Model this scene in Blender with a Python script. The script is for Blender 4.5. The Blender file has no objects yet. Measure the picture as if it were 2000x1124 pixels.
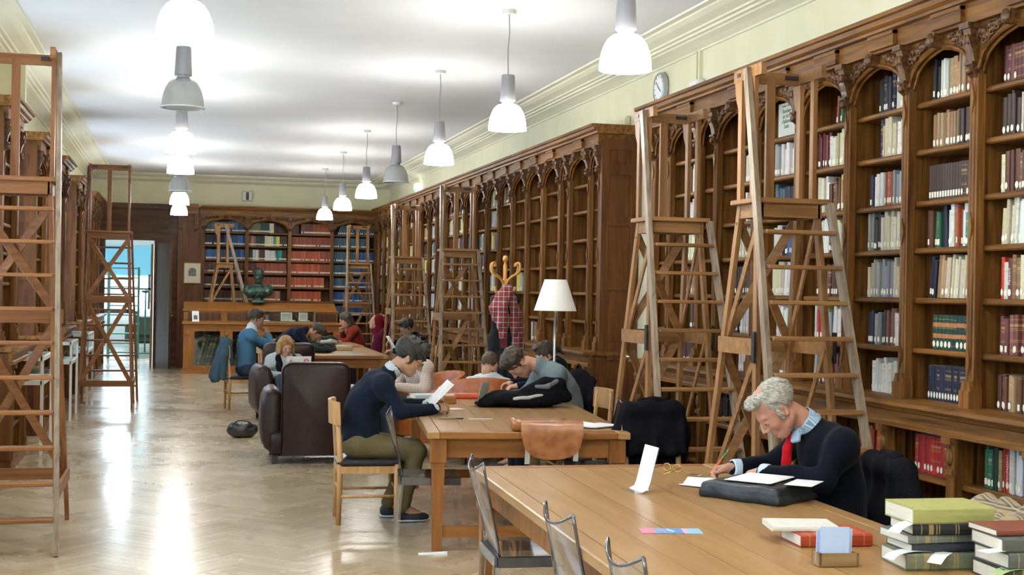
import bpy, bmesh, math, random
import numpy as np
from mathutils import Vector, Matrix, Euler

S = bpy.context.scene
COL = S.collection
D = bpy.data
R = math.radians
rnd = random.Random(7)

# ------------------------------------------------------------------ camera
cam_data = D.cameras.new('camera')
cam = D.objects.new('camera', cam_data)
COL.objects.link(cam)
cam_data.sensor_width = 36.0
cam_data.lens = 46.8
cam_data.shift_y = 8 / 2000
cam_data.clip_start = 0.05
cam_data.clip_end = 200
YAW = math.atan(655 / 2600)
cam.matrix_world = (Matrix.Translation((0, 0, 1.65)) @ Matrix.Rotation(-YAW, 4, 'Z')
                    @ Matrix.Rotation(R(90), 4, 'X') @ Matrix.Rotation(0.0175, 4, 'Z'))
S.camera = cam

# ------------------------------------------------------------------ world / exposure
W = D.worlds.new('overcast_sky')
S.world = W
W.use_nodes = True
bg = W.node_tree.nodes['Background']
bg.inputs[0].default_value = (0.62, 0.78, 1.0, 1)
bg.inputs[1].default_value = 5.5
S.view_settings.view_transform = 'Standard'
S.view_settings.look = 'None'
S.view_settings.gamma = 1.0
S.view_settings.use_curve_mapping = False
S.view_settings.exposure = .8
LAMP_STRENGTH = 30.0
S.cycles.use_denoising = True
S.cycles.use_adaptive_sampling = True
S.cycles.adaptive_threshold = 0.02
S.cycles.max_bounces = 7
S.cycles.diffuse_bounces = 3
S.cycles.glossy_bounces = 4
S.cycles.transmission_bounces = 6
S.cycles.transparent_max_bounces = 12
S.cycles.sample_clamp_indirect = 6.0
S.cycles.caustics_reflective = False
S.cycles.caustics_refractive = False

# ------------------------------------------------------------------ materials
def mat(name, color=(.5, .5, .5), rough=.5, metal=0.0, spec=.5, coat=0.0, emit=None, estr=0.0, sheen=0.0):
    m = D.materials.get(name)
    if m:
        return m
    m = D.materials.new(name)
    m.use_nodes = True
    b = m.node_tree.nodes['Principled BSDF']
    b.inputs['Base Color'].default_value = (*color, 1)
    b.inputs['Roughness'].default_value = rough
    b.inputs['Metallic'].default_value = metal
    b.inputs['Specular IOR Level'].default_value = spec
    b.inputs['Coat Weight'].default_value = coat
    b.inputs['Coat Roughness'].default_value = .15
    b.inputs['Sheen Weight'].default_value = sheen
    if emit:
        b.inputs['Emission Color'].default_value = (*emit, 1)
        b.inputs['Emission Strength'].default_value = estr
    return m

def nodes(m):
    nt = m.node_tree
    return nt, nt.nodes, nt.links, nt.nodes['Principled BSDF']

def ramp(nt, stops):
    r = nt.nodes.new('ShaderNodeValToRGB')
    e = r.color_ramp.elements
    e[0].position, e[0].color = stops[0][0], (*stops[0][1], 1)
    e[1].position, e[1].color = stops[-1][0], (*stops[-1][1], 1)
    for p, c in stops[1:-1]:
        n = e.new(p)
        n.color = (*c, 1)
    return r

def noise_mat(name, c1, c2, scale=(8, 8, 8), detail=4, rough=.6, bump=0.0, spec=.5, coat=0.0, lo=.35, hi=.65, metal=0, nscale=1.0, obj_random=0.0, sheen=0.0, distortion=0.0):
    """Colour and fine relief from one stretched noise in object space."""
    m = D.materials.get(name)
    if m:
        return m
    m = mat(name, c1, rough, metal, spec, coat, sheen=sheen)
    nt, N, L, b = nodes(m)
    tc = N.new('ShaderNodeTexCoord')
    mp = N.new('ShaderNodeMapping')
    mp.inputs['Scale'].default_value = scale
    L.new(tc.outputs['Object'], mp.inputs['Vector'])
    nz = N.new('ShaderNodeTexNoise')
    nz.inputs['Scale'].default_value = nscale
    nz.inputs['Detail'].default_value = detail
    nz.inputs['Distortion'].default_value = distortion
    if obj_random:
        oi = N.new('ShaderNodeObjectInfo')
        ad = N.new('ShaderNodeVectorMath')
        ad.operation = 'MULTIPLY_ADD'
        ad.inputs[1].default_value = (37, 37, 37)
        L.new(oi.outputs['Random'], ad.inputs[0])
        L.new(mp.outputs[0], ad.inputs[2])
        L.new(ad.outputs[0], nz.inputs['Vector'])
    else:
        L.new(mp.outputs[0], nz.inputs['Vector'])
    rp = ramp(nt, [(lo, c1), (hi, c2)])
    L.new(nz.outputs['Fac'], rp.inputs[0])
    out = rp.outputs[0]
    if obj_random:
        hsv = N.new('ShaderNodeHueSaturation')
        mr = N.new('ShaderNodeMapRange')
        mr.inputs[3].default_value = 1 - obj_random
        mr.inputs[4].default_value = 1 + obj_random
        L.new(oi.outputs['Random'], mr.inputs[0])
        L.new(mr.outputs[0], hsv.inputs['Value'])
        L.new(out, hsv.inputs['Color'])
        out = hsv.outputs[0]
    L.new(out, b.inputs['Base Color'])
    if bump:
        bp = N.new('ShaderNodeBump')
        bp.inputs['Strength'].default_value = bump
        bp.inputs['Distance'].default_value = .01
        L.new(nz.outputs['Fac'], bp.inputs['Height'])
        L.new(bp.outputs[0], b.inputs['Normal'])
    return m

def wood(name, c1, c2, axis='z', fine=28, rough=.46, rnd_=.1, bump=.12, coat=0.02):
    s = {'x': (1.6, fine, fine), 'y': (fine, 1.6, fine), 'z': (fine, fine, 1.6)}[axis]
    return noise_mat(name, c1, c2, s, 5, rough, bump, .24, coat, .3, .72, obj_random=rnd_, distortion=.6)

OAK1, OAK2 = (.070, .025, .0042), (.27, .118, .025)
oak_z = wood('oak_upright', OAK1, OAK2, 'z')
oak_x = wood('oak_lengthwise', OAK1, OAK2, 'x')
oak_panel = wood('oak_panel', (.062, .0195, .0038), (.150, .053, .0105), 'z', 14, .5)
oak_carved = noise_mat('oak_carved', (.040, .0145, .003), (.165, .068, .0145), (40, 40, 40), 3, .5, .3, coat=.1)
oak_dark = wood('oak_dark', (.045, .02, .009), (.12, .055, .022), 'z', 20, .5)
honey_x = wood('honey_oak_x', (.22, .080, .014), (.36, .15, .035), 'x', 22, .35, .08)
honey_z = wood('honey_oak_z', (.22, .080, .014), (.36, .15, .035), 'z', 22, .35, .08)
ladder_z = wood('ladder_beech_z', (.20, .092, .031), (.35, .185, .07), 'z', 26, .45, .12)
ladder_x = wood('ladder_beech_x', (.20, .092, .031), (.35, .185, .07), 'x', 26, .45, .12)
ladder_worn = wood('ladder_worn_grey', (.17, .125, .085), (.36, .28, .19), 'z', 30, .3, .1)
ladder_red_z = wood('ladder_red_z', (.17, .066, .023), (.31, .135, .048), 'z', 26, .45, .1)
ladder_red_x = wood('ladder_red_x', (.17, .066, .023), (.31, .135, .048), 'x', 26, .45, .1)
table_top = wood('table_top_oak', (.30, .165, .062), (.41, .24, .10), 'y', 14, .3, .05, 0, .08)
table_leg = wood('table_leg_oak', (.19, .072, .018), (.33, .14, .038), 'z', 20, .4, .08)
table_rail = wood('table_rail_oak', (.19, .072, .018), (.33, .14, .038), 'x', 20, .4, .08)
chair_wood = wood('chair_oak', (.40, .21, .08), (.62, .38, .17), 'z', 20, .4, .06)
bent_wood = wood('bent_beech', (.50, .22, .05), (.66, .34, .10), 'z', 12, .3, .05)
plaster = noise_mat('cream_plaster', (.69, .665, .45), (.74, .71, .50), (3, 3, 3), 3, .85, .02)
cornice_plaster = noise_mat('cornice_plaster', (.80, .78, .60), (.83, .81, .64), (3, 3, 3), 2, .7)
ceiling_paint = noise_mat('ceiling_paint', (.80, .82, .83), (.84, .855, .86), (1.2, 1.2, 1.2), 3, .75)
white_paint = mat('white_paint', (.78, .78, .74), .4)
white_metal = mat('white_metal', (.76, .76, .72), .35)
grey_metal = mat('grey_metal', (.32, .32, .34), .4, .3)
chrome = mat('chrome', (.8, .8, .82), .12, 1.0)
brass = mat('brass', (.65, .42, .12), .25, 1.0)
black_plastic = mat('black_plastic', (.015, .015, .017), .4)
paper = noise_mat('paper', (.82, .82, .80), (.88, .88, .87), (20, 20, 20), 2, .8)
paper_blue = mat('paper_blue', (.50, .64, .92), .75)
leather_brown = noise_mat('brown_leather', (.014, .0055, .0045), (.027, .010, .0075), (60, 60, 60), 3, .42, .06, .3, coat=.04)
leather_tan = noise_mat('tan_leather', (.30, .080, .018), (.40, .115, .028), (30, 30, 30), 3, .38, .05, .5)
leather_bag = noise_mat('bag_leather', (.22, .072, .02), (.36, .14, .045), (14, 14, 14), 4, .35, .15, .5, coat=.2)
black_fabric = noise_mat('black_fabric', (.005, .005, .007), (.010, .010, .013), (120, 120, 120), 3, .9, .04, .06)
bronze = noise_mat('green_bronze', (.028, .055, .04), (.07, .13, .095), (12, 12, 12), 4, .38, .1, .5, metal=.5)

def glass_mat(name, tint=(1, 1, 1), refl=.12, rough=.02, absorb=0.0):
    m = D.materials.new(name)
    m.use_nodes = True
    nt = m.node_tree
    nt.nodes.clear()
    o = nt.nodes.new('ShaderNodeOutputMaterial')
    tr = nt.nodes.new('ShaderNodeBsdfTransparent')
    tr.inputs[0].default_value = (*tint, 1)
    gl = nt.nodes.new('ShaderNodeBsdfGlossy')
    gl.inputs['Roughness'].default_value = rough
    gl.inputs[0].default_value = (.95, .97, 1, 1)
    mx = nt.nodes.new('ShaderNodeMixShader')
    fr = nt.nodes.new('ShaderNodeLayerWeight')      # thin sheet: same reflectance from both sides
    fr.inputs['Blend'].default_value = .5
    pw = nt.nodes.new('ShaderNodeMath')
    pw.operation = 'POWER'
    pw.inputs[1].default_value = 4.0
    nt.links.new(fr.outputs['Facing'], pw.inputs[0])
    ad = nt.nodes.new('ShaderNodeMath')
    ad.operation = 'MULTIPLY_ADD'
    ad.inputs[1].default_value = .6
    ad.inputs[2].default_value = refl
    nt.links.new(pw.outputs[0], ad.inputs[0])
    nt.links.new(ad.outputs[0], mx.inputs[0])
    nt.links.new(tr.outputs[0], mx.inputs[1])
    nt.links.new(gl.outputs[0], mx.inputs[2])
    nt.links.new(mx.outputs[0], o.inputs[0])
    return m
pane_glass = glass_mat('window_glass', (1, 1, 1), .05)
case_glass = glass_mat('case_glass', (.93, .97, .96), .07)
acrylic = glass_mat('clear_acrylic', (.86, .88, .92), .10, .04)
acrylic_edge = glass_mat('acrylic_edge', (.16, .17, .34), .18, .1)
lens_glass = glass_mat('lens_glass', (.97, .97, .95), .06)

# ------------------------------------------------------------------ mesh helpers
class MB:
    def __init__(s):
        s.v = []
        s.f = []
        s.m = []
    def add(s, vs, fs, mi=0):
        o = len(s.v)
        s.v += [tuple(p) for p in vs]
        s.f += [tuple(i + o for i in f) for f in fs]
        s.m += [mi] * len(fs)
        return s
    def box(s, c, size, mi=0, rot=None):
        x, y, z = size[0] / 2, size[1] / 2, size[2] / 2
        vs = [Vector(p) for p in ((-x, -y, -z), (x, -y, -z), (x, y, -z), (-x, y, -z), (-x, -y, z), (x, -y, z), (x, y, z), (-x, y, z))]
        if rot is not None:
            vs = [rot @ p for p in vs]
        c = Vector(c)
        return s.add([p + c for p in vs], [(3, 2, 1, 0), (4, 5, 6, 7), (0, 1, 5, 4), (1, 2, 6, 5), (2, 3, 7, 6), (3, 0, 4, 7)], mi)
    def bb(s, lo, hi, mi=0):
        return s.box([(a + b) / 2 for a, b in zip(lo, hi)], [b - a for a, b in zip(lo, hi)], mi)
    def cbox(s, lo, hi, ch=.006, mi=0):
        """box with chamfered vertical and horizontal edges (via loft of inset rings)"""
        (x0, y0, z0), (x1, y1, z1) = lo, hi
        def ring(i, z):
            a, b, c_, d = x0 + i, x1 - i, y0 + i, y1 - i
            k = ch
            return [(a + k, c_, z), (b - k, c_, z), (b, c_ + k, z), (b, d - k, z), (b - k, d, z), (a + k, d, z), (a, d - k, z), (a, c_ + k, z)]
        return s.loft([ring(ch, z0), ring(0, z0 + ch), ring(0, z1 - ch), ring(ch, z1)], mi=mi)
    def bar(s, p0, p1, w, h, up=(0, 0, 1), mi=0, w1=None, h1=None):
        """rectangular bar; w across, h along 'up'"""
        p0, p1 = Vector(p0), Vector(p1)
        d = (p1 - p0).normalized()
        u = Vector(up)
        sd = d.cross(u)
        if sd.length < 1e-5:
            sd = d.cross(Vector((1, 0, 0)))
        sd.normalize()
        u = sd.cross(d).normalized()
        w1 = w if w1 is None else w1
        h1 = h if h1 is None else h1
        vs = []
        for p, a, b in ((p0, w / 2, h / 2), (p1, w1 / 2, h1 / 2)):
            vs += [p - sd * a - u * b, p + sd * a - u * b, p + sd * a + u * b, p - sd * a + u * b]
        return s.add(vs, [(3, 2, 1, 0), (4, 5, 6, 7), (0, 1, 5, 4), (1, 2, 6, 5), (2, 3, 7, 6), (3, 0, 4, 7)], mi)
    def loft(s, rings, closed=True, cap=True, mi=0, wrap=False):
        n = len(rings[0])
        vs = [p for r in rings for p in r]
        fs = []
        m = len(rings)
        for i in range(m if wrap else m - 1):
            j = (i + 1) % m
            for k in range(n if closed else n - 1):
                l = (k + 1) % n
                fs.append((i * n + k, i * n + l, j * n + l, j * n + k))
        if cap and closed and not wrap:
            fs.append(tuple(range(n - 1, -1, -1)))
            fs.append(tuple((m - 1) * n + k for k in range(n)))
        return s.add(vs, fs, mi)
    def tube(s, pts, r, n=8, mi=0, cap=True):
        pts = [Vector(p) for p in pts]
        rs = r if isinstance(r, (list, tuple)) else [r] * len(pts)
        rings = []
        prev = None
        for i, p in enumerate(pts):
            d = (pts[min(i + 1, len(pts) - 1)] - pts[max(i - 1, 0)])
            if d.length < 1e-9:
                d = Vector((0, 0, 1))
            d.normalize()
            if prev is None:
                a = d.orthogonal().normalized()
            else:
                a = (prev - d * prev.dot(d))
                a = a.normalized() if a.length > 1e-6 else d.orthogonal().normalized()
            prev = a
            b = d.cross(a)
            rings.append([p + (a * math.cos(t) + b * math.sin(t)) * rs[i] for t in (2 * math.pi * k / n for k in range(n))])
        return s.loft(rings, cap=cap, mi=mi)
    def lathe(s, prof, c=(0, 0, 0), n=20, mi=0, cap=False, rot=None):
        c = Vector(c)
        rings = []
        for r, z in prof:
            ring = [Vector((r * math.cos(2 * math.pi * k / n), r * math.sin(2 * math.pi * k / n), z)) for k in range(n)]
            rings.append([c + ((rot @ p) if rot is not None else p) for p in ring])
        return s.loft(rings, cap=cap, mi=mi)
    def prism(s, poly, d0, d1, axis='y', mi=0):
        """poly of 2d points extruded between d0 and d1 along axis (poly convex or ngon)"""
        def P(a, b, t):
            return {'y': (a, t, b), 'x': (t, a, b), 'z': (a, b, t)}[axis]
        n = len(poly)
        vs = [P(a, b, d0) for a, b in poly] + [P(a, b, d1) for a, b in poly]
        fs = [tuple(range(n)), tuple(range(2 * n - 1, n - 1, -1))]
        fs += [(i, n + i, n + (i + 1) % n, (i + 1) % n) for i in range(n)]
        return s.add(vs, fs, mi)
    def ell(s, c, r, n=10, m=6, mi=0, rot=None):
        c = Vector(c)
        rings = []
        for i in range(1, m):
            a = math.pi * i / m
            ring = [Vector((r[0] * math.sin(a) * math.cos(2 * math.pi * k / n), r[1] * math.sin(a) * math.sin(2 * math.pi * k / n), -r[2] * math.cos(a))) for k in range(n)]
            rings.append([c + ((rot @ p) if rot is not None else p) for p in ring])
        o = len(s.v)
        s.loft(rings, cap=False, mi=mi)
        bot = Vector((0, 0, -r[2])); top = Vector((0, 0, r[2]))
        if rot is not None:
            bot, top = rot @ bot, rot @ top
        b = len(s.v)
        s.v += [tuple(c + bot), tuple(c + top)]
        for k in range(n):
            s.f.append((b, o + (k + 1) % n, o + k)); s.m.append(mi)
            q = o + (m - 2) * n
            s.f.append((b + 1, q + k, q + (k + 1) % n)); s.m.append(mi)
        return s
    def mesh(s, name, mats, smooth=False, fix=True):
        me = D.meshes.new(name)
        me.from_pydata(s.v, [], s.f)
        for m in (mats if isinstance(mats, (list, tuple)) else [mats]):
            me.materials.append(m)
        me.polygons.foreach_set('material_index', s.m)
        if fix:
            bm = bmesh.new()
            bm.from_mesh(me)
            bmesh.ops.recalc_face_normals(bm, faces=bm.faces)
            bm.to_mesh(me)
            bm.free()
        if smooth:
            if smooth is True:
                me.polygons.foreach_set('use_smooth', [True] * len(me.polygons))
            else:
                me.set_sharp_from_angle(angle=R(smooth))
                me.polygons.foreach_set('use_smooth', [True] * len(me.polygons))
        me.update()
        return me
    def build(s, name, mats, parent=None, smooth=False, loc=None, rotz=0, **kw):
        return put(name, s.mesh(name, mats, smooth), parent, loc, rotz, **kw)

def put(name, me, parent=None, loc=None, rotz=0, label=None, cat=None, group=None, kind=None):
    o = D.objects.new(name, me)
    COL.objects.link(o)
    o.parent = parent
    if loc is not None:
        o.location = loc
    if rotz:
        o.rotation_euler = (0, 0, rotz)
    return tag(o, label, cat, group, kind)

def tag(o, label=None, cat=None, group=None, kind=None):
    if label: o['label'] = label
    if cat: o['category'] = cat
    if group: o['group'] = group
    if kind: o['kind'] = kind
    return o

def thing(name, label, cat, loc=(0, 0, 0), rotz=0, group=None, kind=None):
    o = D.objects.new(name, None)
    COL.objects.link(o)
    o.empty_display_size = .1
    o.location = loc
    o.rotation_euler = (0, 0, rotz)
    return tag(o, label, cat, group, kind)

def copy_tree(o, parent=None):
    c = o.copy()
    COL.objects.link(c)
    c.parent = parent
    for ch in list(o.children):
        copy_tree(ch, c)
    return c

def struct(name, mb, m, parent=None, smooth=False):
    return mb.build(name, m, parent, smooth, kind=None if parent else 'structure')

def text_mesh(txt, size, m, name='lettering', align='CENTER', extrude=.0006):
    cu = D.curves.new(name, 'FONT')
    cu.body = txt
    cu.size = size
    cu.align_x = align
    cu.align_y = 'CENTER'
    cu.extrude = extrude
    cu.resolution_u = 2
    tmp = D.objects.new('tmp_text', cu)
    COL.objects.link(tmp)
    dg = bpy.context.evaluated_depsgraph_get()
    me = D.meshes.new_from_object(tmp.evaluated_get(dg))
    me.materials.clear()
    me.materials.append(m)
    D.objects.remove(tmp)
    D.curves.remove(cu)
    return me

def smooth_path(pts, n=6):
    """Catmull-Rom through pts"""
    P = [Vector(p) for p in pts]
    P = [P[0] * 2 - P[1]] + P + [P[-1] * 2 - P[-2]]
    out = []
    for i in range(1, len(P) - 2):
        for k in range(n):
            t = k / n
            a, b, c, d = P[i - 1], P[i], P[i + 1], P[i + 2]
            out.append(.5 * ((2 * b) + (c - a) * t + (2 * a - 5 * b + 4 * c - d) * t * t + (3 * b - a - 3 * c + d) * t ** 3))
    out.append(P[-2])
    return out

# ------------------------------------------------------------------ room dimensions
XL, XR, YB, YF, ZC = -1.75, 4.35, 28.0, -3.0, 3.9
# ================================================================== THE ROOM
# --- floor: herringbone parquet blocks
def floor_material():
    m = mat('parquet', (.4, .28, .15), .22, spec=.5, coat=.5)
    nt, N, L, b = nodes(m)
    tc = N.new('ShaderNodeTexCoord')
    geo = N.new('ShaderNodeNewGeometry')
    oi = N.new('ShaderNodeObjectInfo')
    mp = N.new('ShaderNodeMapping')
    mp.inputs['Scale'].default_value = (60, 4, 20)
    L.new(tc.outputs['Object'], mp.inputs[0])
    nz = N.new('ShaderNodeTexNoise')
    nz.inputs['Scale'].default_value = 1
    nz.inputs['Detail'].default_value = 4
    L.new(mp.outputs[0], nz.inputs['Vector'])
    ad = N.new('ShaderNodeMath'); ad.operation = 'ADD'
    L.new(geo.outputs['Random Per Island'], ad.inputs[0])
    L.new(oi.outputs['Random'], ad.inputs[1])
    fr = N.new('ShaderNodeMath'); fr.operation = 'FRACT'
    L.new(ad.outputs[0], fr.inputs[0])
    mix = N.new('ShaderNodeMath'); mix.operation = 'MULTIPLY_ADD'
    mix.inputs[1].default_value = .55
    L.new(nz.outputs['Fac'], mix.inputs[2])
    L.new(fr.outputs[0], mix.inputs[0])
    rp = ramp(nt, [(.3, (.40, .30, .17)), (.8, (.48, .37, .225)), (1.2, (.54, .43, .28))])
    L.new(mix.outputs[0], rp.inputs[0])
    L.new(rp.outputs[0], b.inputs['Base Color'])
    n2 = N.new('ShaderNodeTexNoise')
    n2.inputs['Scale'].default_value = 1.3
    n2.inputs['Detail'].default_value = 6
    L.new(geo.outputs['Position'], n2.inputs['Vector'])
    mr = N.new('ShaderNodeMapRange')
    mr.inputs[1].default_value = .3; mr.inputs[2].default_value = .7
    mr.inputs[3].default_value = .17; mr.inputs[4].default_value = .36
    L.new(n2.outputs['Fac'], mr.inputs[0])
    L.new(mr.outputs[0], b.inputs['Roughness'])
    b.inputs['Coat Roughness'].default_value = .2
    return m
parquet = floor_material()
floor = struct('floor', MB().bb((XL - .4, YF - .3, -.16), (XR + .3, 41, -.02)), noise_mat('subfloor', (.10, .06, .03), (.14, .09, .05), (9, 9, 9)))
BL, BW = .56, .08
bm_me = MB().bb((-BW / 2 + .0008, -BL / 2 + .0008, -.018), (BW / 2 - .0008, BL / 2 - .0008, 0)).mesh('parquet_block', parquet)
rf = random.Random(3)
stuff = MB()
cands = []
k = BL / BW
c45 = math.cos(R(45))
# herringbone lattice: rotate a 0/90 herringbone by 45 degrees
for i in range(-40, 300):
    for j in range(-5, 9):
        # two block families on the lattice vectors a=(BW,BW), b=(BL,-BL)... in the un-rotated frame
        ox = i * BW + j * BL
        oy = i * BW - j * BL
        for fam in (0, 1):
            if fam == 0:
                cx, cy, ang = ox + BL / 2, oy + BW / 2, 90
            else:
                cx, cy, ang = ox + BL + BW / 2, oy + BW - BL / 2, 0
            X = (cx - cy) * c45
            Y = (cx + cy) * c45
            if XL - .3 < X < XR + .2 and YF - .2 < Y < YB + 3:
                vis = (-1.55 < X < 1.55 and 7.0 < Y < 12.5)
                cands.append((X, Y, R(ang + 45), vis))
near = sorted([c for c in cands if c[3]], key=lambda c: (c[1], c[0]))[:300]
nset = set((round(c[0], 3), round(c[1], 3)) for c in near)
for X, Y, a, vis in cands:
    tilt = (rf.uniform(-.0006, .0006), rf.uniform(-.0006, .0006))
    z = rf.uniform(-.0006, 0)
    if (round(X, 3), round(Y, 3)) in nset:
        o = put('parquet_block', bm_me, floor, (X, Y, z))
        o.rotation_euler = (tilt[0], tilt[1], a)
    else:
        M_ = Matrix.Translation((X, Y, z)) @ Euler((tilt[0], tilt[1], a)).to_matrix().to_4x4()
        vs = [M_ @ Vector(p) for p in ((-BW / 2 + .0008, -BL / 2 + .0008, 0), (BW / 2 - .0008, -BL / 2 + .0008, 0), (BW / 2 - .0008, BL / 2 - .0008, 0), (-BW / 2 + .0008, BL / 2 - .0008, 0))]
        vs += [v - Vector((0, 0, .018)) for v in vs]
        stuff.add(vs, [(0, 1, 2, 3), (0, 4, 5, 1), (1, 5, 6, 2), (2, 6, 7, 3), (3, 7, 4, 0)])
so = put('parquet_blocks', stuff.mesh('parquet_blocks', parquet, fix=False), floor, kind='stuff')

# --- ceiling and walls
struct('ceiling', MB().bb((XL - .4, YF - .3, ZC), (XR + .3, YB + .3, ZC + .2)), ceiling_paint)
struct('wall_right', MB().bb((XR, YF - .3, 0), (XR + .25, YB + .3, ZC)), plaster)
struct('wall_front', MB().bb((XL - .3, YF - .3, 0), (XR, YF, ZC)), plaster)
# back wall with the doorway (X -1.42 .. -0.12, z 2.56)
DX0, DX1, DZ = -1.42, -.45, 2.56
wb = MB()
wb.bb((XL - .3, YB, 0), (DX0, YB + .3, ZC)).bb((DX1, YB, 0), (XR, YB + .3, ZC)).bb((DX0, YB, DZ), (DX1, YB + .3, ZC))
struct('wall_back', wb, plaster)
# left wall, pierced by windows between the bookcases
WIN = [(-1.6, .1), (1.5, 3.1), (4.5, 6.1), (7.5, 9.1), (10.75, 12.1), (13.7, 15.0), (16.55, 17.65), (19.3, 20.8), (22.6, 24.2)]
WZ0, WZ1 = .95, 3.35
wl = MB()
wl.bb((XL - .3, YF - .3, 0), (XL, YB + .3, WZ0)).bb((XL - .3, YF - .3, WZ1), (XL, YB + .3, ZC))
y = YF - .3
for a, b in WIN:
    wl.bb((XL - .3, y, WZ0), (XL, a, WZ1))
    y = b
wl.bb((XL - .3, y, WZ0), (XL, YB + .3, WZ1))
struct('wall_left', wl, plaster)
for i, (a, b) in enumerate(WIN):
    w = thing('window_%d' % (i + 1), None, None, (XL - .17, (a + b) / 2, WZ0), 0, kind='structure')
    hw, hz = (b - a) / 2, WZ1 - WZ0
    fr = MB()
    for s_ in (-1, 1):
        fr.bb((-.03, s_ * hw - (.07 if s_ > 0 else 0), 0), (.03, s_ * hw + (0 if s_ > 0 else .07), hz))
    fr.bb((-.03, -hw, 0), (.03, hw, .08)).bb((-.03, -hw, hz - .08), (.03, hw, hz)).bb((-.035, -.04, 0), (.035, .04, hz)).bb((-.03, -hw, hz * .7 - .035), (.03, hw, hz * .7 + .035))
    fr.build('window_frame', white_paint, w)
    MB().bb((.02, -hw, -.04), (.22, hw, 0)).build('window_sill', white_paint, w)
    for s_ in (-1, 1):
        ya, yb = (.04, hw - .07) if s_ > 0 else (-hw + .07, -.04)
        for za, zb in ((.08, hz * .7 - .035), (hz * .7 + .035, hz - .08)):
            MB().bb((-.003, ya, za), (.003, yb, zb)).build('pane', pane_glass, w)
    l = D.lights.new('window_portal', 'AREA')
    l.shape = 'RECTANGLE'; l.size = hz; l.size_y = b - a
    l.cycles.is_portal = True
    lo = D.objects.new('window_portal', l)
    COL.objects.link(lo)
    lo.location = (XL - .26, (a + b) / 2, WZ0 + hz / 2)
    lo.rotation_euler = (0, R(-90), 0)

# --- plaster crown moulding (profile: distance from wall, distance below ceiling)
PROF = [(0, .150), (.02, .150), (.03, .138), (.10, .118), (.17, .104), (.18, .094), (.215, .092), (.225, .078), (.26, .076), (.27, .064), (.36, .046), (.41, .026), (.42, .016), (.475, .014), (.48, 0), (0, 0)]
def crown(name, p0, p1, inward):
    p0, p1, n = Vector(p0), Vector(p1), Vector(inward)
    mb = MB()
    d = (p1 - p0).normalized()
    rings = []
    for p, s_ in ((p0, 1), (p1, -1)):
        rings.append([p + n * a + d * (a * s_) + Vector((0, 0, -b)) for a, b in PROF])
    mb.loft(rings)
    struct(name, mb, cornice_plaster)
crown('trim_1', (XR, YF, ZC), (XR, YB, ZC), (-1, 0, 0))
crown('trim_2', (XL, YB, ZC), (XL, YF, ZC), (1, 0, 0))
crown('trim_3', (XR, YB, ZC), (XL, YB, ZC), (0, -1, 0))
# pale pilasters on the left wall between windows, right of the cases
struct('trim_5', MB().bb((XL, 13.62, 3.3), (XL + .3, 13.72, 3.86)), plaster)
# conduits on the right wall
cd = MB().bb((XR - .03, 10.70, 3.49), (XR, 10.73, 3.76)).bb((XR - .03, 10.77, 3.49), (XR, 10.79, 3.76))
struct('trim_6', cd, plaster)

# --- doorway: panelled oak surround, lintel panels, door leaf, room behind
da = MB()
da.bb((XL, YB - .1, 0), (DX0, YB, DZ)).bb((XL, YB - .1, DZ), (.02, YB, 3.26)).bb((XL, YB - .18, 3.2), (.02, YB, 3.3))
da.bb((DX1, YB - .1, 0), (.02, YB, DZ)).bb((DX1 + .26, YB - .14, 0), (.0, YB - .1, 3.2)).bb((DX1, YB - .12, 0), (DX1 + .1, YB - .1, DZ)).bb((DX0 - .1, YB - .12, 0), (DX0, YB + .3, DZ))
da.bb((XL + .05, YB - .12, DZ + .02), (-.2, YB - .1, DZ + .06)).bb((XL + .05, YB - .12, 2.98), (-.2, YB - .1, 3.02))
struct('trim_7', da, wood('oak_doorcase', (.055, .024, .010), (.14, .062, .024), 'x', 16, .5))
dl = thing('door_1', None, None, (DX1 + .04, YB - .13, 0), R(-158), kind='structure')
lf = MB().bb((-.05, 0, 0), (0, .72, 2.5))
lf.bb((-.06, .05, .15), (-.05, .14, 2.4)).bb((-.06, .58, .15), (-.05, .67, 2.4)).bb((-.06, .14, 1.05), (-.05, .58, 1.15))
lf.build('leaf', oak_dark, dl)
MB().lathe([(0, -.02), (.012, -.02), (.012, .03), (.028, .04), (.028, .07), (0, .075)], (-.05, .62, 1.05), 10, rot=Matrix.Rotation(R(-90), 3, 'Y')).build('knob', brass, dl, True)
dl2 = thing('door_2', None, None, (DX1 - .02, YB + .32, 0), 0, kind='structure')
MB().bb((-.05, 0, 0), (0, .8, 2.5)).bb((-.055, .1, 1.3), (-.05, .7, 2.3)).build('leaf', wood('door_pale', (.25, .17, .09), (.36, .26, .15), 'z', 12), dl2)
# room beyond the door
bx = MB()
bx.bb((-3.2, YB + 11, 0), (1.4, YB + 11.2, 3.4)).bb((-3.4, YB + .3, 0), (-3.2, YB + 11.2, 3.4)).bb((-.16, YB + 2.6, 0), (0, YB + 11.2, 3.4)).bb((-3.4, YB + .3, 3.3), (1.4, YB + 11.2, 3.5))
struct('wall_anteroom', bx, mat('anteroom_white', (.72, .75, .72), .8))
struct('floor_anteroom', MB().bb((-3.4, YB + 3.0, -.02), (1.4, YB + 11.2, .002)), noise_mat('anteroom_floor', (.35, .33, .27), (.45, .42, .35), (5, 5, 5), 3, .2))
struct('wall_anteroom_blue', MB().bb((-3.2, YB + 10.9, 1.9), (-.2, YB + 11.0, 2.75)), mat('pale_blue_paint', (.25, .62, .78), .7))
wa = thing('window_10', None, None, (-1.1, YB + 10.96, .9), 0, kind='structure')
sky_pane = mat('bright_window', (.9, .95, 1), .5, emit=(.75, .9, 1), estr=3.2)
MB().bb((-1.3, -.08, 0), (.9, -.06, 1.0)).build('pane', sky_pane, wa)
fr = MB()
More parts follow.
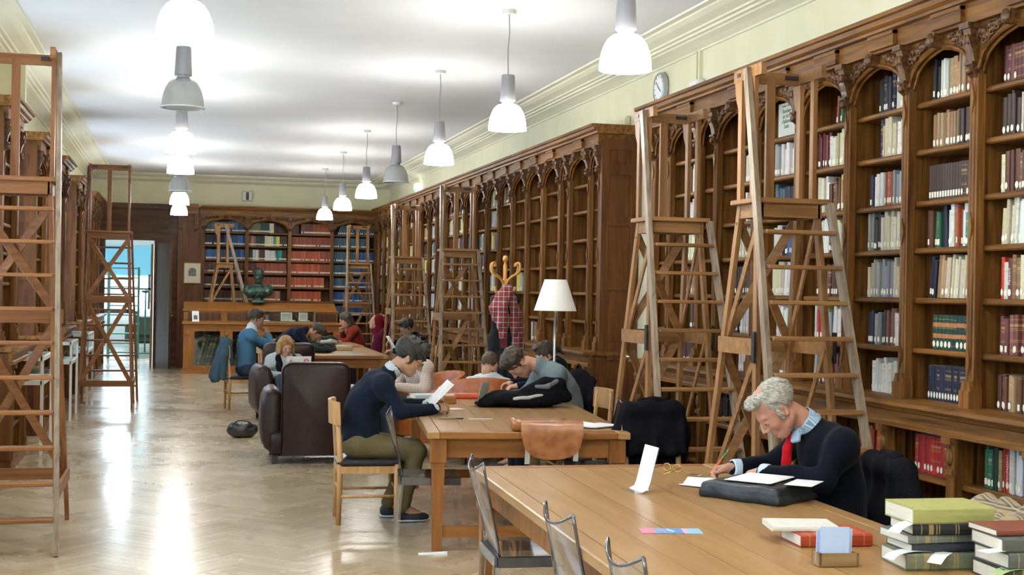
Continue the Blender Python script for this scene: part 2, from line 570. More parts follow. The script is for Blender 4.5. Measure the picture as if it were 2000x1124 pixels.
for xx in (-1.3, -.75, -.2, .35, .86):
    fr.bb((xx - .03, -.12, -.05), (xx + .03, -.08, 1.05))
fr.bb((-1.3, -.12, .62), (.9, -.08, .67)).bb((-1.3, -.12, -.05), (.9, -.08, .02))
fr.build('window_frame', black_plastic, wa)
al = D.lights.new('anteroom_light', 'POINT')  # unseen bluish point light, no fixture, brightens the room beyond the door
al.energy = 120
al.color = (.72, .9, 1.0)
al.shadow_soft_size = .3
ao = D.objects.new('anteroom_light', al)
COL.objects.link(ao)
ao.location = (-1.3, YB + 6.5, 2.9)
# green metal shelf rack, a stool and armchair silhouettes in the room beyond
gm = mat('green_metal', (.02, .085, .055), .4, .2)
g = thing('metal_rack', 'dark green metal rack standing in the room beyond the doorway', 'rack', (-1.15, YB + 3.2, 0))
for xx in (-.32, .32):
    for yy in (-.2, .2):
        MB().bb((xx - .02, yy - .02, 0), (xx + .02, yy + .02, 2.05)).build('post', gm, g)
for z in [.12 + .21 * i for i in range(10)]:
    MB().bb((-.34, -.21, z), (.34, .21, z + .025)).build('shelf', gm, g)
cs = thing('armchair_beyond', 'dark upholstered easy chair with a white cloth in room beyond doorway', 'armchair', (-.80, YB + 8.5, 0), R(190))
MB().cbox((-.35, -.3, .12), (.35, .35, .42), .06).build('seat', mat('dark_olive', (.03, .035, .02), .8), cs)
MB().cbox((-.35, .25, .3), (.35, .42, .95), .06).build('backrest', mat('dark_olive', (.03, .035, .02), .8), cs)
for sx in (-.4, .4):
    MB().cbox((sx - .07, -.3, .1), (sx + .07, .35, .6), .04).build('armrest', mat('dark_olive', (.03, .035, .02), .8), cs)
MB().cbox((-.3, .22, .8), (.25, .46, 1.02), .05).build('cloth', paper, cs)
pl = thing('coat_pole', 'slim dark pole stand with a foot in room beyond doorway', 'stand', (-.72, YB + 5.2, 0))
MB().tube([(0, 0, 0), (0, 0, 1.5)], .018, 8).build('pole', gm, pl)
MB().lathe([(0, 0), (.16, 0), (.15, .02), (.03, .04)], n=16).build('base', gm, pl)
MB().ell((0, 0, 1.5), (.1, .1, .04)).build('hood', gm, pl)
# ================================================================== BOOKCASES
# local frame: x along the front (left to right as seen from the front), y into the case, z up; pilaster faces at y=0
SHELVES = [1.085, 1.37, 1.655, 1.935, 2.20, 2.49, 2.76]
MESH = {}
def cached(key, fn):
    if key not in MESH:
        MESH[key] = fn()
    return MESH[key]

def pilaster_mesh():
    mb = MB()
    z0, z1 = 1.085, 2.82
    mb.bb((-.036, .008, z0), (.036, .05, z1))
    for x in (-.028, 0, .028):                      # reeds
        mb.tube([(x, .008, z0 + .14), (x, .008, z1)], .0075 if x else .010, 6)
    mb.bb((-.046, -.028, z0), (.046, .05, z0 + .09))
    mb.prism([(-.046, z0 + .09), (.046, z0 + .09), (.03, z0 + .14), (-.03, z0 + .14)], -.018, .05)
    for zc in (z0 + .24, 2.03, 2.7):                # lozenges
        mb.prism([(0, zc - .075), (.016, zc), (0, zc + .075), (-.016, zc)], -.010, .02)
    return mb.mesh('pilaster', oak_z, 40)
def corbel_mesh():
    mb = MB()
    mb.prism([(0.008, 2.80), (-.016, 2.82), (-.032, 2.85), (-.018, 2.88), (-.03, 2.94), (-.052, 2.99), (-.04, 3.02), (-.055, 3.08), (.04, 3.08), (.04, 2.80)], -.032, .032, 'x')
    mb.bb((-.042, -.066, 3.055), (.042, .03, 3.085))
    mb.bb((-.038, -.036, 2.87), (.038, .03, 2.885))
    mb.ell((0, -.028, 2.84), (.022, .02, .026), 8, 6)
    for s_ in (-1, 1):
        mb.ell((s_ * .016, -.045, 3.0), (.016, .016, .028), 8, 6)
    return mb.mesh('corbel', oak_carved, 50)
def keystone_mesh():
    mb = MB()
    mb.prism([(-.02, 3.02), (.02, 3.02), (.035, 3.09), (-.035, 3.09)], -.05, .03)
    mb.ell((0, -.05, 3.055), (.03, .025, .04), 8, 6)
    return mb.mesh('keystone', oak_carved, 50)
def arch_pts(w, n=14, spring=2.85, apex=3.03):
    """four-centred (Tudor) arch from -w/2 to w/2"""
    out = []
    for i in range(n + 1):
        t = -1 + 2 * i / n
        a = abs(t)
        z = spring + (apex - spring) * (.72 * math.sqrt(max(0, 1 - a ** 2.6)) + .28 * (1 - a))
        out.append((t * w / 2, z))
    return out
def arch_mesh(w):
    mb = MB()
    pts = arch_pts(w)
    top = 3.10
    n = len(pts)
    for y0, y1 in ((.012, .04),):
        vs = []
        for x, z in pts:
            vs += [(x, y0, z), (x, y0, top), (x, y1, z), (x, y1, top)]
        fs = []
        for i in range(n - 1):
            a, b = i * 4, i * 4 + 4
            fs += [(a, b, b + 1, a + 1), (a + 2, a + 3, b + 3, b + 2), (a, a + 2, b + 2, b), (a + 1, b + 1, b + 3, a + 3)]
        mb.add(vs, fs)
    # roll moulding along the arch
    mb.tube([(x, .006, z) for x, z in pts], .011, 6)
    mb.tube([(x * .965, .03, z - .012) for x, z in pts], .009, 6)
    return mb.mesh('arch_panel', oak_x, 40)
def carving_mesh(w, side):
    rr = random.Random(int(w * 1000) + side)
    mb = MB()
    half = w / 2
    sc = min(1, w / .5)
    for i in range(9 if w > .3 else 4):
        t = (i + .5) / 9
        x = side * (half * (.94 - .62 * t))
        z = 3.065 - .06 * (1 - t) * rr.uniform(.2, 1.6)
        z = max(z, 3.0 - .1 * (1 - t))
        a = rr.uniform(0, 6.28)
        mb.ell((x, .0, z), (rr.uniform(.012, .026) * sc, .018, rr.uniform(.014, .026)), 7, 5, rot=Matrix.Rotation(a, 3, 'Y'))
        # little scroll
        c = Vector((x + .012 * side, -.004, z - .012))
        mb.tube([c + Vector((math.cos(q) * (.006 + q * .0028), 0, math.sin(q) * (.006 + q * .0028))) for q in [a + k * .8 for k in range(6)]], .005, 5)
    return mb.mesh('carving', oak_carved, True)
def shelf_mesh(w, depth, front=.055):
    mb = MB()
    mb.prism([(front + .008, -.032), (front, -.024), (front, -.008), (front + .008, 0), (depth, 0), (depth, -.032)], -w / 2, w / 2, 'x')
    return mb.mesh('shelf', oak_x)

def bookcase(name, label, loc, rotz, bounds, depth, ends=(True, True), lower=True, z_lower=(.36, .69), corn=(.12, .12)):
    """bounds: list of pilaster centres along local x"""
    root = thing(name, label, 'bookcase', loc, rotz)
    L0, L1 = bounds[0], bounds[-1]
    x0, x1 = L0 - .05, L1 + .05
    # back panel
    MB().bb((x0, depth - .012, .1), (x1, depth, 3.12)).build('back_panel', oak_panel, root)
    # end panels
    for on, xx, sg in ((ends[0], x0, -1), (ends[1], x1, 1)):
        e = MB()
        a, b = (xx - .03, xx + .02) if sg < 0 else (xx - .02, xx + .03)
        e.bb((a, .0, 1.05), (b, depth, 3.14))
        if lower:
            e.bb((a, -.1, 0), (b, depth, 1.05))
        if on:   # stiles and rails of the panelled end
            q0, q1 = (a - .016, a) if sg < 0 else (b, b + .016)
            for z0, z1 in ((.08, .2), (1.0, 1.18), (1.68, 1.78), (2.30, 2.40), (2.80, 2.90), (3.04, 3.14)):
                e.bb((q0, .0751 if z0 > .9 else .0001, z0), (q1, depth - .0901, z1))
            e.bb((q0, .0, 1.035), (q1, .075, 3.14)).bb((q0, depth - .09, 0), (q1, depth, 3.14))
            e.bb((q0, -.1, .1), (q1, 0, 1.03))
        e.build('end_panel', oak_panel, root)
    # pilasters, corbels, partitions
    pm, cm = cached('pil', pilaster_mesh), cached('corb', corbel_mesh)
    part = cached(('part', depth, lower), lambda: MB().bb((-.012, .03, .1 if lower else 1.06), (.012, depth - .01, 3.1)).mesh('partition', oak_z))
    def lp():
        mb = MB()
        mb.bb((-.036, -.10, .1), (.036, -.05, .93))
        mb.bb((-.012, -.06, .1), (.012, .05, 1.03))
        for x in (-.024, .024):
            mb.tube([(x, -.10, .14), (x, -.10, .72)], .007, 6)
        mb.bb((-.042, -.115, .74), (.042, -.06, .77)).bb((-.042, -.13, .90), (.042, -.06, .935))
        mb.ell((0, -.105, .835), (.026, .018, .05), 8, 6)
        mb.bb((-.046, -.118, .1), (.046, -.05, .19))
        return mb.mesh('lower_pilaster', oak_z, 40)
    lpm = cached('lowpil', lp)
    for b in bounds:
        put('pilaster', pm, root, (b, 0, 0))
        put('corbel', cm, root, (b, 0, 0))
        put('partition', part, root, (b, 0, 0))
        if lower:
            put('lower_pilaster', lpm, root, (b, 0, 0))
    km = cached('key', keystone_mesh)
    for a, b in zip(bounds[:-1], bounds[1:]):
        w = round(b - a, 3)
        c = (a + b) / 2
        put('arch_panel', cached(('arch', w), lambda: arch_mesh(w - .06)), root, (c, 0, 0))
        put('carving', cached(('carvl', w), lambda: carving_mesh(w - .06, -1)), root, (c, 0, 0))
        put('carving', cached(('carvr', w), lambda: carving_mesh(w - .06, 1)), root, (c, 0, 0))
        if w > .4:
            put('keystone', km, root, (c, 0, 0))
        for z in SHELVES[1:]:
            put('shelf', cached(('shelf', w, depth), lambda: shelf_mesh(w - .024, depth - .012)), root, (c, 0, z))
        if lower:
            for z in z_lower:
                put('shelf', cached(('lshelf', w, depth), lambda: shelf_mesh(w - .024, depth - .012, -.05)), root, (c, 0, z))
    # frieze with stepped blocks, cornice, counter, plinth
    fz = MB().bb((x0 - .02, -.035, 3.085), (x1 + .02, depth, 3.2))
    fz.build('frieze', oak_x, root)
    for a, b in zip(bounds[:-1], bounds[1:]):
        if b - a > .4:
            MB().bb(((a + b) / 2 + .02, -.062, 3.10), ((a + b) / 2 + .3, -.03, 3.19)).bb(((a + b) / 2 + .02, -.07, 3.165), ((a + b) / 2 + .3, -.03, 3.185)).build('frieze_block', oak_x, root)
    def run(name_, prof, m_):
        c0, c1 = x0 - corn[0], x1 + corn[1]
        mb = MB()
        mb.prism(prof, c0, c1, 'x')
        mb.build(name_, m_, root, 30)
    run('cornice', [(-.04, 3.19), (-.07, 3.195), (-.075, 3.21), (-.10, 3.225), (-.11, 3.25), (-.13, 3.255), (-.13, 3.28), (depth, 3.28), (depth, 3.19)], oak_x)
    if lower:
        c0, c1 = x0 - .06, x1 + .06
        MB().prism([(-.15, 1.045), (-.165, 1.06), (-.16, 1.08), (-.15, 1.085), (depth - .012, 1.085), (depth - .012, 1.045)], c0, c1, 'x').build('counter', oak_x, root, 30)
        MB().prism([(-.07, .93), (-.115, .935), (-.115, .96), (-.105, .97), (-.105, 1.02), (-.13, 1.03), (-.135, 1.046), (-.07, 1.046)], c0 + .01, c1 - .01, 'x').build('counter_moulding', oak_x, root, 30)
        MB().bb((x0, -.09, 0), (x1, depth, .1)).bb((x0 - .01, -.105, 0), (x1 + .01, -.08, .085)).build('plinth', oak_x, root)
    return root

DEPTH = .34
PIL_X = 4.0           # world X of the pilaster faces on the right wall
# near bookcase on the right wall: local x = Y_end - worldY
NY = [10.92, 10.56, 9.91, 9.557, 8.855, 8.17, 7.48, 6.80, 6.13, 5.445, 4.76, 4.075, 3.39]
near_case = bookcase('bookcase', 'tall carved oak bookcase full of books behind the writing man', (PIL_X, NY[0], 0), R(-90), [NY[0] - y_ for y_ in NY], DEPTH)
FY = [12.34, 12.68, 13.39, 13.735]
while FY[-1] < 27.0:
    FY.append(round(FY[-1] + .7, 3))
FY = FY[::-1]
far_case = bookcase('bookcase', 'long carved oak bookcase with mostly empty bays behind the floor lamp', (PIL_X - .04, FY[0], 0), R(-90), [FY[0] - y_ for y_ in FY], DEPTH + .04, corn=(0, .1))
# back wall bookcase
BXB = [.50, 1.37, 2.23, 3.10, 4.0]
back_case = bookcase('bookcase', 'oak bookcase across the far end wall behind the bronze bust', (BXB[0], 27.55, 0), 0, [b - BXB[0] for b in BXB], .4, corn=(0, 0), lower=False)
# panelled pier left of it
pr = thing('panelled_pier', 'oak panelled pier with a framed picture beside the doorway', 'pier', (.23, 27.5, 0))
mb = MB().bb((-.22, .05, 0), (.175, .48, 3.2)).bb((-.22, .02, 0), (-.15, .05, 3.15)).bb((.13, .02, 0), (.175, .05, 3.15)).bb((-.02, .03, 0), (0, .05, 3.0))
for z in (.05, 1.2, 2.95):
    mb.bb((-.15, .02, z), (.13, .05, z + .12))
mb.build('panelling', oak_panel, pr)
MB().bb((-.26, -.03, 3.18), (.175, .48, 3.3)).bb((-.24, 0, 3.1), (.175, .48, 3.2)).build('cornice', oak_x, pr)
MB().prism([(.05, 2.75), (.0, 2.8), (-.05, 3.1), (.05, 3.1)], .1, .175, 'x').prism([(.05, 2.75), (.0, 2.8), (-.05, 3.1), (.05, 3.1)], -.22, -.14, 'x').build('corbel', oak_carved, pr)
# left-hand cases between the windows (their ends face the camera)
oak_lit = oak_panel
LCASE = [(12.35, 13.5), (15.2, 16.4), (17.85, 19.1), (21.0, 22.4), (24.4, 27.2)]
ords = ['nearest narrow oak bookcase', 'second narrow oak bookcase', 'third narrow oak bookcase', 'fourth narrow oak bookcase', 'last oak bookcase']
for i, (a, b) in enumerate(LCASE):
    n = 1 if b - a < 2 else 3
    w = (b - a - .1) / n
    bookcase('bookcase', ords[i] + ' along the left window wall', (XL + .27, a + .05, 0), R(90), [w * q for q in range(n + 1)], .27, corn=(.1, .1))

# ================================================================== BOOKS
def book_mesh():
    """unit book: x thickness 1, y depth 1 (spine at y=0), z height 1"""
    mb = MB()
    # cover: rounded spine + two boards
    prof = [(.5, 1), (.5, .03), (.38, .008), (.0, .0), (-.38, .008), (-.5, .03), (-.5, 1)]
    inn = [(.40, 1), (.40, .05), (0, .04), (-.40, .05), (-.40, 1)]
    n = len(prof)
    mb.loft([[(x, y, 0) for x, y in prof], [(x, y, 1) for x, y in prof]], closed=False)
    vs = [(x, y, z) for z in (0, 1) for x, y in prof]
    mb.add([(.5, 1, 0), (.5, 1, 1), (.4, 1, 1), (.4, 1, 0)], [(0, 1, 2, 3)])
    mb.add([(-.5, 1, 0), (-.5, 1, 1), (-.4, 1, 1), (-.4, 1, 0)], [(3, 2, 1, 0)])
    for z in (0, 1):
        mb.add([(x, y, z) for x, y in prof], [tuple(range(n))])
    # page block, slightly lower than the boards and set back at the fore-edge
    mb.bb((-.4, .03, .0), (.4, .97, 1.0), 1)
    for z, s_ in ((1.0008, 1), (-.0008, -1)):
        mb.add([(-.38, .04, z), (.38, .04, z), (.38, .97, z), (-.38, .97, z)], [(0, 1, 2, 3)], 1)
    return mb

def book_material():
    m = mat('book_cloth', (.3, .1, .05), .5, spec=.4)
    nt, N, L, b = nodes(m)
    oi = N.new('ShaderNodeObjectInfo')
    at = N.new('ShaderNodeAttribute'); at.attribute_name = 'Col'
    tc = N.new('ShaderNodeTexCoord')
    sx = N.new('ShaderNodeSeparateXYZ')
    L.new(tc.outputs['Object'], sx.inputs[0])
    # gilt bands at fixed heights on some spines
    def band(z0, w):
        a = N.new('ShaderNodeMath'); a.operation = 'COMPARE'
        a.inputs[1].default_value = z0; a.inputs[2].default_value = w
        L.new(sx.outputs['Z'], a.inputs[0])
        return a
    bs = [band(z, .008) for z in (.12, .34, .38, .62, .66, .88)] + [band(.74, .035)]
    s = bs[0]
    for q in bs[1:]:
        a = N.new('ShaderNodeMath'); a.operation = 'ADD'
        L.new(s.outputs[0], a.inputs[0]); L.new(q.outputs[0], a.inputs[1])
        s = a
    sel = N.new('ShaderNodeMath'); sel.operation = 'GREATER_THAN'; sel.inputs[1].default_value = .45
    L.new(oi.outputs['Random'], sel.inputs[0])
    fac = N.new('ShaderNodeMath'); fac.operation = 'MULTIPLY'
    L.new(s.outputs[0], fac.inputs[0]); L.new(sel.outputs[0], fac.inputs[1])
    f2 = N.new('ShaderNodeMath'); f2.operation = 'MULTIPLY'; f2.inputs[1].default_value = .5
    L.new(fac.outputs[0], f2.inputs[0])
    nz = N.new('ShaderNodeTexNoise'); nz.inputs['Scale'].default_value = 6
    L.new(tc.outputs['Object'], nz.inputs['Vector'])
    hs = N.new('ShaderNodeHueSaturation')
    mr = N.new('ShaderNodeMapRange'); mr.inputs[3].default_value = .75; mr.inputs[4].default_value = 1.2
    L.new(nz.outputs['Fac'], mr.inputs[0]); L.new(mr.outputs[0], hs.inputs['Value'])
    L.new(oi.outputs['Color'], hs.inputs['Color'])
    mx = N.new('ShaderNodeMix'); mx.data_type = 'RGBA'
    L.new(f2.outputs[0], mx.inputs['Factor'])
    L.new(hs.outputs[0], mx.inputs['A'])
    mx.inputs['B'].default_value = (.5, .36, .12, 1)
    L.new(mx.outputs['Result'], b.inputs['Base Color'])
    return m
book_cloth = book_material()
pages = noise_mat('page_edges', (.60, .55, .44), (.74, .70, .58), (300, 2, 2), 2, .85)
cream_label = mat('spine_label', (.80, .77, .62), .7)
BOOK = book_mesh().mesh('book', [book_cloth, pages])
LAB_OVAL = MB().add([(0, 0, 0)] + [(math.cos(a) * .5, 0, math.sin(a) * .5) for a in [2 * math.pi * k / 10 for k in range(10)]], [(0, k + 1, (k + 1) % 10 + 1) for k in range(10)]).mesh('spine_label', cream_label)
LAB_RECT = MB().bb((-.5, -.01, -.5), (.5, 0, .5)).mesh('spine_label', cream_label)

PAL = {
    'brown': [(.10, .035, .018), (.13, .05, .022), (.085, .03, .016), (.16, .07, .03)],
    'dkbrown': [(.045, .022, .014), (.06, .03, .018), (.05, .028, .022), (.035, .018, .012)],
    'tan': [(.30, .17, .08), (.36, .22, .11), (.26, .14, .06), (.42, .28, .15)],
    'maroon': [(.11, .016, .018), (.14, .025, .022), (.09, .015, .02), (.16, .04, .03)],
    'wine': [(.17, .055, .04), (.20, .08, .055), (.15, .04, .035)],
    'red': [(.42, .02, .018), (.38, .025, .03), (.48, .035, .02), (.34, .015, .02)],
    'orange': [(.50, .095, .03), (.44, .075, .025), (.55, .13, .04)],
    'rust': [(.30, .07, .03), (.36, .09, .035), (.26, .055, .025)],
    'white': [(.74, .74, .68), (.66, .66, .60), (.78, .77, .72), (.60, .60, .56)],
    'cream': [(.62, .56, .36), (.70, .64, .44), (.56, .50, .34), (.66, .60, .46)],
    'grey': [(.30, .33, .32), (.38, .42, .42), (.25, .27, .27), (.34, .36, .33)],
    'blue': [(.03, .10, .30), (.05, .16, .38), (.02, .07, .20)],
    'navy': [(.012, .016, .045), (.02, .022, .05), (.01, .012, .03)],
    'black': [(.012, .012, .014), (.02, .02, .022)],
    'green': [(.02, .12, .06), (.015, .08, .045), (.03, .16, .08)],
    'dkgreen': [(.008, .045, .03), (.012, .06, .04)],
    'teal': [(.02, .26, .20), (.03, .32, .25)],
    'yellow': [(.72, .56, .06), (.66, .60, .20)],
    'slate': [(.05, .11, .14), (.07, .15, .19), (.04, .09, .13)],
    'olive': [(.16, .16, .06), (.22, .21, .10)],
}
COLNAME = {'dkbrown': 'dark brown', 'dkgreen': 'dark green', 'wine': 'reddish brown', 'slate': 'slate blue', 'rust': 'rust red'}
BOOKS = []      # (matrix, thick, height, depth, colour, colourname, labelkind, case, bay, row, dist)
rb = random.Random(21)
CAMP = Vector((0, 0, 1.65))
def fill(case, bay, x0, x1, z, spec, frac=1.0, side='r', h=(.18, .24), setback=.075, lean=0.0, dep=.16, t=(.016, .042), lab='oval', labp=.85, row=0, uniform=False):
    """spec: list of (palette, weight) in order from left to right; each stretch takes its share of the row"""
    M0 = case.matrix_basis
    if case is near_case:
        frac, setback = frac * .9, setback + .02
    L = (x1 - x0) * frac
    xs = x1 - L if side == 'r' else x0
    tot = sum(w for _, w in spec)
    x = xs
    acc = 0
    for pal, w in spec:
        acc += w
        lim = xs + L * acc / tot
        hh = rb.uniform(*h)
        while True:
            th = rb.uniform(*t) if not uniform else (t[0] + t[1]) / 2
            if x + th > lim + .004:
                break
            bh = hh * rb.uniform(.985, 1.0) if uniform else rb.uniform(*h)
            c = rb.choice(PAL[pal])
            br = rb.uniform(.74, 1.0)
            c = tuple(max(.003, v * br * rb.uniform(.93, 1.07)) for v in c)
            an = lean + (rb.uniform(.03, .12) * rb.choice((-1, 1)) if rb.random() < .06 and not uniform else 0)
            lk = lab if rb.random() < labp else None
            p = Vector((x + th / 2, setback + rb.uniform(-.008, .014) * (0 if uniform else 1), z + .001))
            M = M0 @ Matrix.Translation(p)
            if an:
                M = M @ Matrix.Translation((th / 2 * (1 if an > 0 else -1), 0, 0)) @ Matrix.Rotation(an, 4, 'Y') @ Matrix.Translation((-th / 2 * (1 if an > 0 else -1), 0, 0))
            BOOKS.append([M, th - .0008, bh, dep, c, pal, lk, case, bay, row])
            x += th + abs(math.sin(an)) * bh * .12
    return

def bay_x(case_ys, y_hi, y_lo):
    """local x range of the bay between two pilasters (world Y)"""
    return case_ys[0] - y_hi + .03, case_ys[0] - y_lo - .03
Z7 = SHELVES[::-1]      # top row first
def rows(case, ys, yhi, ylo, bay, specs):
    x0, x1 = bay_x(ys, yhi, ylo)
    for r, sp in enumerate(specs):
        if not sp:
            continue
        kw = dict(sp[1]) if isinstance(sp, tuple) else {}
        s_ = sp[0] if isinstance(sp, tuple) else sp
        z = Z7[r] if r < 7 else .69
        if r >= 7:
            kw.setdefault('setback', .0)
            kw.setdefault('h', (.17, .22))
        fill(case, bay, x0, x1, z, s_, row=r, **kw)
U = dict(uniform=True)
# rightmost bay in view (6.13 .. 5.445)
rows(near_case, NY, 6.13, 5.445, 7, [
    ([('maroon', 1)], dict(U, h=(.19, .20), t=(.026, .03), frac=.95)),
    ([('dkbrown', 3), ('cream', 2), ('green', .7), ('red', .8), ('white', 3)], dict(frac=.97)),
    ([('cream', 1), ('brown', 6), ('tan', 2)], dict(frac=.97, h=(.19, .22))),
    ([('navy', .5), ('cream', 2), ('white', 5), ('red', .6), ('white', 2)], dict(frac=.97, lean=.06)),
    ([('red', 1), ('white', .6), ('maroon', .7), ('tan', 1), ('cream', 3), ('navy', 2), ('white', 2)], dict(frac=.96)),
    ([('wine', 1)], dict(h=(.18, .21), t=(.022, .034), frac=.97)),
    ([('brown', 1.5), ('tan', .6), ('brown', 1), ('teal', 3), ('green', 1)], dict(h=(.17, .19), t=(.02, .03), frac=.97)),
    ([('green', 1.6), ('dkgreen', 1.0), ('tan', .6), ('red', .75), ('white', 2), ('blue', 1.4), ('orange', .8), ('navy', .8), ('cream', 1)], dict(frac=.97, h=(.19, .24)))])
rows(near_case, NY, 6.80, 6.13, 6, [
    ([('black', 1), ('white', 1.4), ('tan', 2), ('rust', .6), ('brown', 1.6)], dict(frac=.95)),
    ([('tan', 3), ('dkbrown', 3)], dict(frac=.9, h=(.185, .205), t=(.022, .03))),
    ([('dkbrown', 1)], dict(U, frac=.97, h=(.19, .2), t=(.024, .028))),
    ([('brown', .7), ('green', 1.5), ('navy', .6), ('white', 1), ('rust', 1), ('white', .6), ('teal', .6), ('tan', 1.4), ('yellow', .3)], dict(frac=.97)),
    ([('navy', 1), ('tan', 1.4), ('cream', 3), ('tan', 1), ('white', .7), ('navy', .4)], dict(frac=.92, lean=.09)),
    ([('dkgreen', 1)], dict(U, frac=.86, h=(.19, .2), t=(.036, .04))),
    ([('navy', 1)], dict(U, frac=.93, h=(.185, .195), t=(.026, .03))),
    ([('red', 8), ('cream', .7)], dict(U, frac=.93, h=(.20, .21), t=(.03, .034)))])
rows(near_case, NY, 7.48, 6.80, 5, [
    ([('black', 1), ('navy', 1), ('white', .8), ('cream', .6), ('black', .6), ('white', .8)], dict(frac=.78)),
    ([('navy', .7), ('cream', 2), ('white', 3)], dict(frac=.76)),
    ([('navy', .5), ('white', 2), ('rust', .6), ('grey', 3)], dict(frac=.93, h=(.18, .21))),
    ([('grey', .6), ('black', .7), ('wine', .5), ('cream', 2), ('black', .5), ('yellow', .8), ('brown', .6)], dict(frac=.96)),
    ([('cream', 1), ('grey', 3), ('cream', 2), ('brown', .7), ('black', .6)], dict(frac=.97)),
    ([('navy', 1), ('grey', 1), ('black', .5), ('wine', 1.5), ('white', 1), ('navy', .8), ('tan', .6)], dict(frac=.94, h=(.18, .22))),
    ([('white', 4), ('cream', 1), ('dkgreen', 1)], dict(frac=.85, h=(.17, .21))),
    ([('orange', 3), ('brown', 2), ('black', .6)], dict(frac=.85))])
rows(near_case, NY, 8.17, 7.48, 4, [
    ([('rust', .6), ('green', .4), ('white', 1), ('blue', 1)], dict(frac=.5, lean=.08)),
    ([('maroon', 2), ('white', 1), ('cream', 2), ('black', .6), ('white', 1)], dict(frac=.95)),
    ([('cream', 1.4), ('white', .5), ('brown', 1.4), ('yellow', .4), ('wine', 1), ('orange', 1)], dict(frac=.95)),
    ([('red', .5), ('white', 1.6), ('dkgreen', .5), ('cream', 2), ('yellow', .6), ('brown', .5)], dict(frac=.95)),
    ([('brown', 4), ('wine', 1), ('blue', .6), ('white', .4)], dict(frac=.95, h=(.19, .21))),
    ([('white', .6), ('red', .7), ('yellow', .8), ('grey', .7), ('white', 2), ('cream', 1)], dict(frac=.95)),
    ([('grey', .6), ('wine', 3), ('tan', 1)], dict(frac=.95, h=(.18, .2))),
    ([('orange', 2), ('tan', 1), ('brown', 2)], dict(frac=.9))])
rows(near_case, NY, 8.855, 8.17, 3, [
    None,
    ([('grey', 1), ('white', 4)], dict(frac=.9)),
    ([('slate', 1), ('navy', 2)], dict(frac=.9)),
    ([('white', 1), ('navy', .6), ('blue', 1), ('white', 1)], dict(frac=.9)),
    ([('cream', 2), ('white', 1), ('brown', 2)], dict(frac=.9)),
    ([('white', 2), ('orange', 1), ('cream', 1)], dict(frac=.8)),
    ([('tan', 3), ('cream', 1)], dict(frac=.9, h=(.19, .23))),
    ([('tan', 3), ('cream', 1)], dict(frac=.9))])
rows(near_case, NY, 9.557, 8.855, 2, [
    None,
    ([('black', .6), ('cream', 1), ('grey', 1), ('white', .6)], dict(frac=.66)),
    ([('maroon', 1), ('cream', 1), ('tan', 1)], dict(frac=.7)),
    ([('green', .5), ('cream', 2), ('grey', 1), ('white', .7)], dict(frac=.85)),
    ([('dkbrown', 2), ('cream', 1)], dict(frac=.85)),
    ([('navy', .7), ('white', 1), ('green', .5), ('black', .6)], dict(frac=.8)),
    ([('white', 1), ('blue', 1), ('white', 1)], dict(frac=.7)),
    ([('dkbrown', 2), ('navy', 1)], dict(frac=.95))])
rows(near_case, NY, 10.56, 9.91, 1, [
    None,
    ([('black', .5), ('brown', 1), ('cream', 2), ('white', 1), ('grey', .5)], dict(frac=.9)),
    ([('navy', .4), ('white', 2), ('cream', 1), ('brown', .8)], dict(frac=.85)),
    ([('maroon', .6), ('cream', 1), ('white', 1), ('blue', .6)], dict(frac=.85)),
    ([('tan', 2), ('brown', 1), ('slate', 1)], dict(frac=.9)),
    ([('dkbrown', 1), ('white', 1)], dict(frac=.6)),
    ([('dkbrown', 2), ('cream', 1)], dict(frac=.8)),
    ([('dkbrown', 2), ('grey', 1)], dict(frac=.9))])
for yhi, ylo in ((5.445, 4.76), (4.76, 4.075)):
    rows(near_case, NY, yhi, ylo, 8, [[(rb.choice(list(PAL)), 1) for _ in range(4)] for _ in range(8)])
# far bookcase: sparse, the nearest bays empty
fy = FY[::-1]
for k in range(3, len(fy) - 1):
    if k <= 3:
        continue
    for r in range(7):
        if rb.random() < (.35 if k < 7 else .7):
            pal = [(rb.choice(['white', 'cream', 'dkgreen', 'grey', 'maroon', 'slate', 'tan', 'yellow']), rb.uniform(.4, 1)) for _ in range(3)]
            x0, x1 = bay_x(FY, fy[k + 1], fy[k])
            fill(far_case, 20 + k, x0, x1, Z7[r], pal, frac=rb.uniform(.12, .45) if k < 8 else rb.uniform(.3, .9), side='l', row=r, lab='rect')
    if rb.random() < .8:
        fill(far_case, 20 + k, *bay_x(FY, fy[k + 1], fy[k]), .69, [(rb.choice(['brown', 'cream', 'grey', 'dkgreen']), 1)], frac=rb.uniform(.4, .9), side='l', row=7, setback=0)
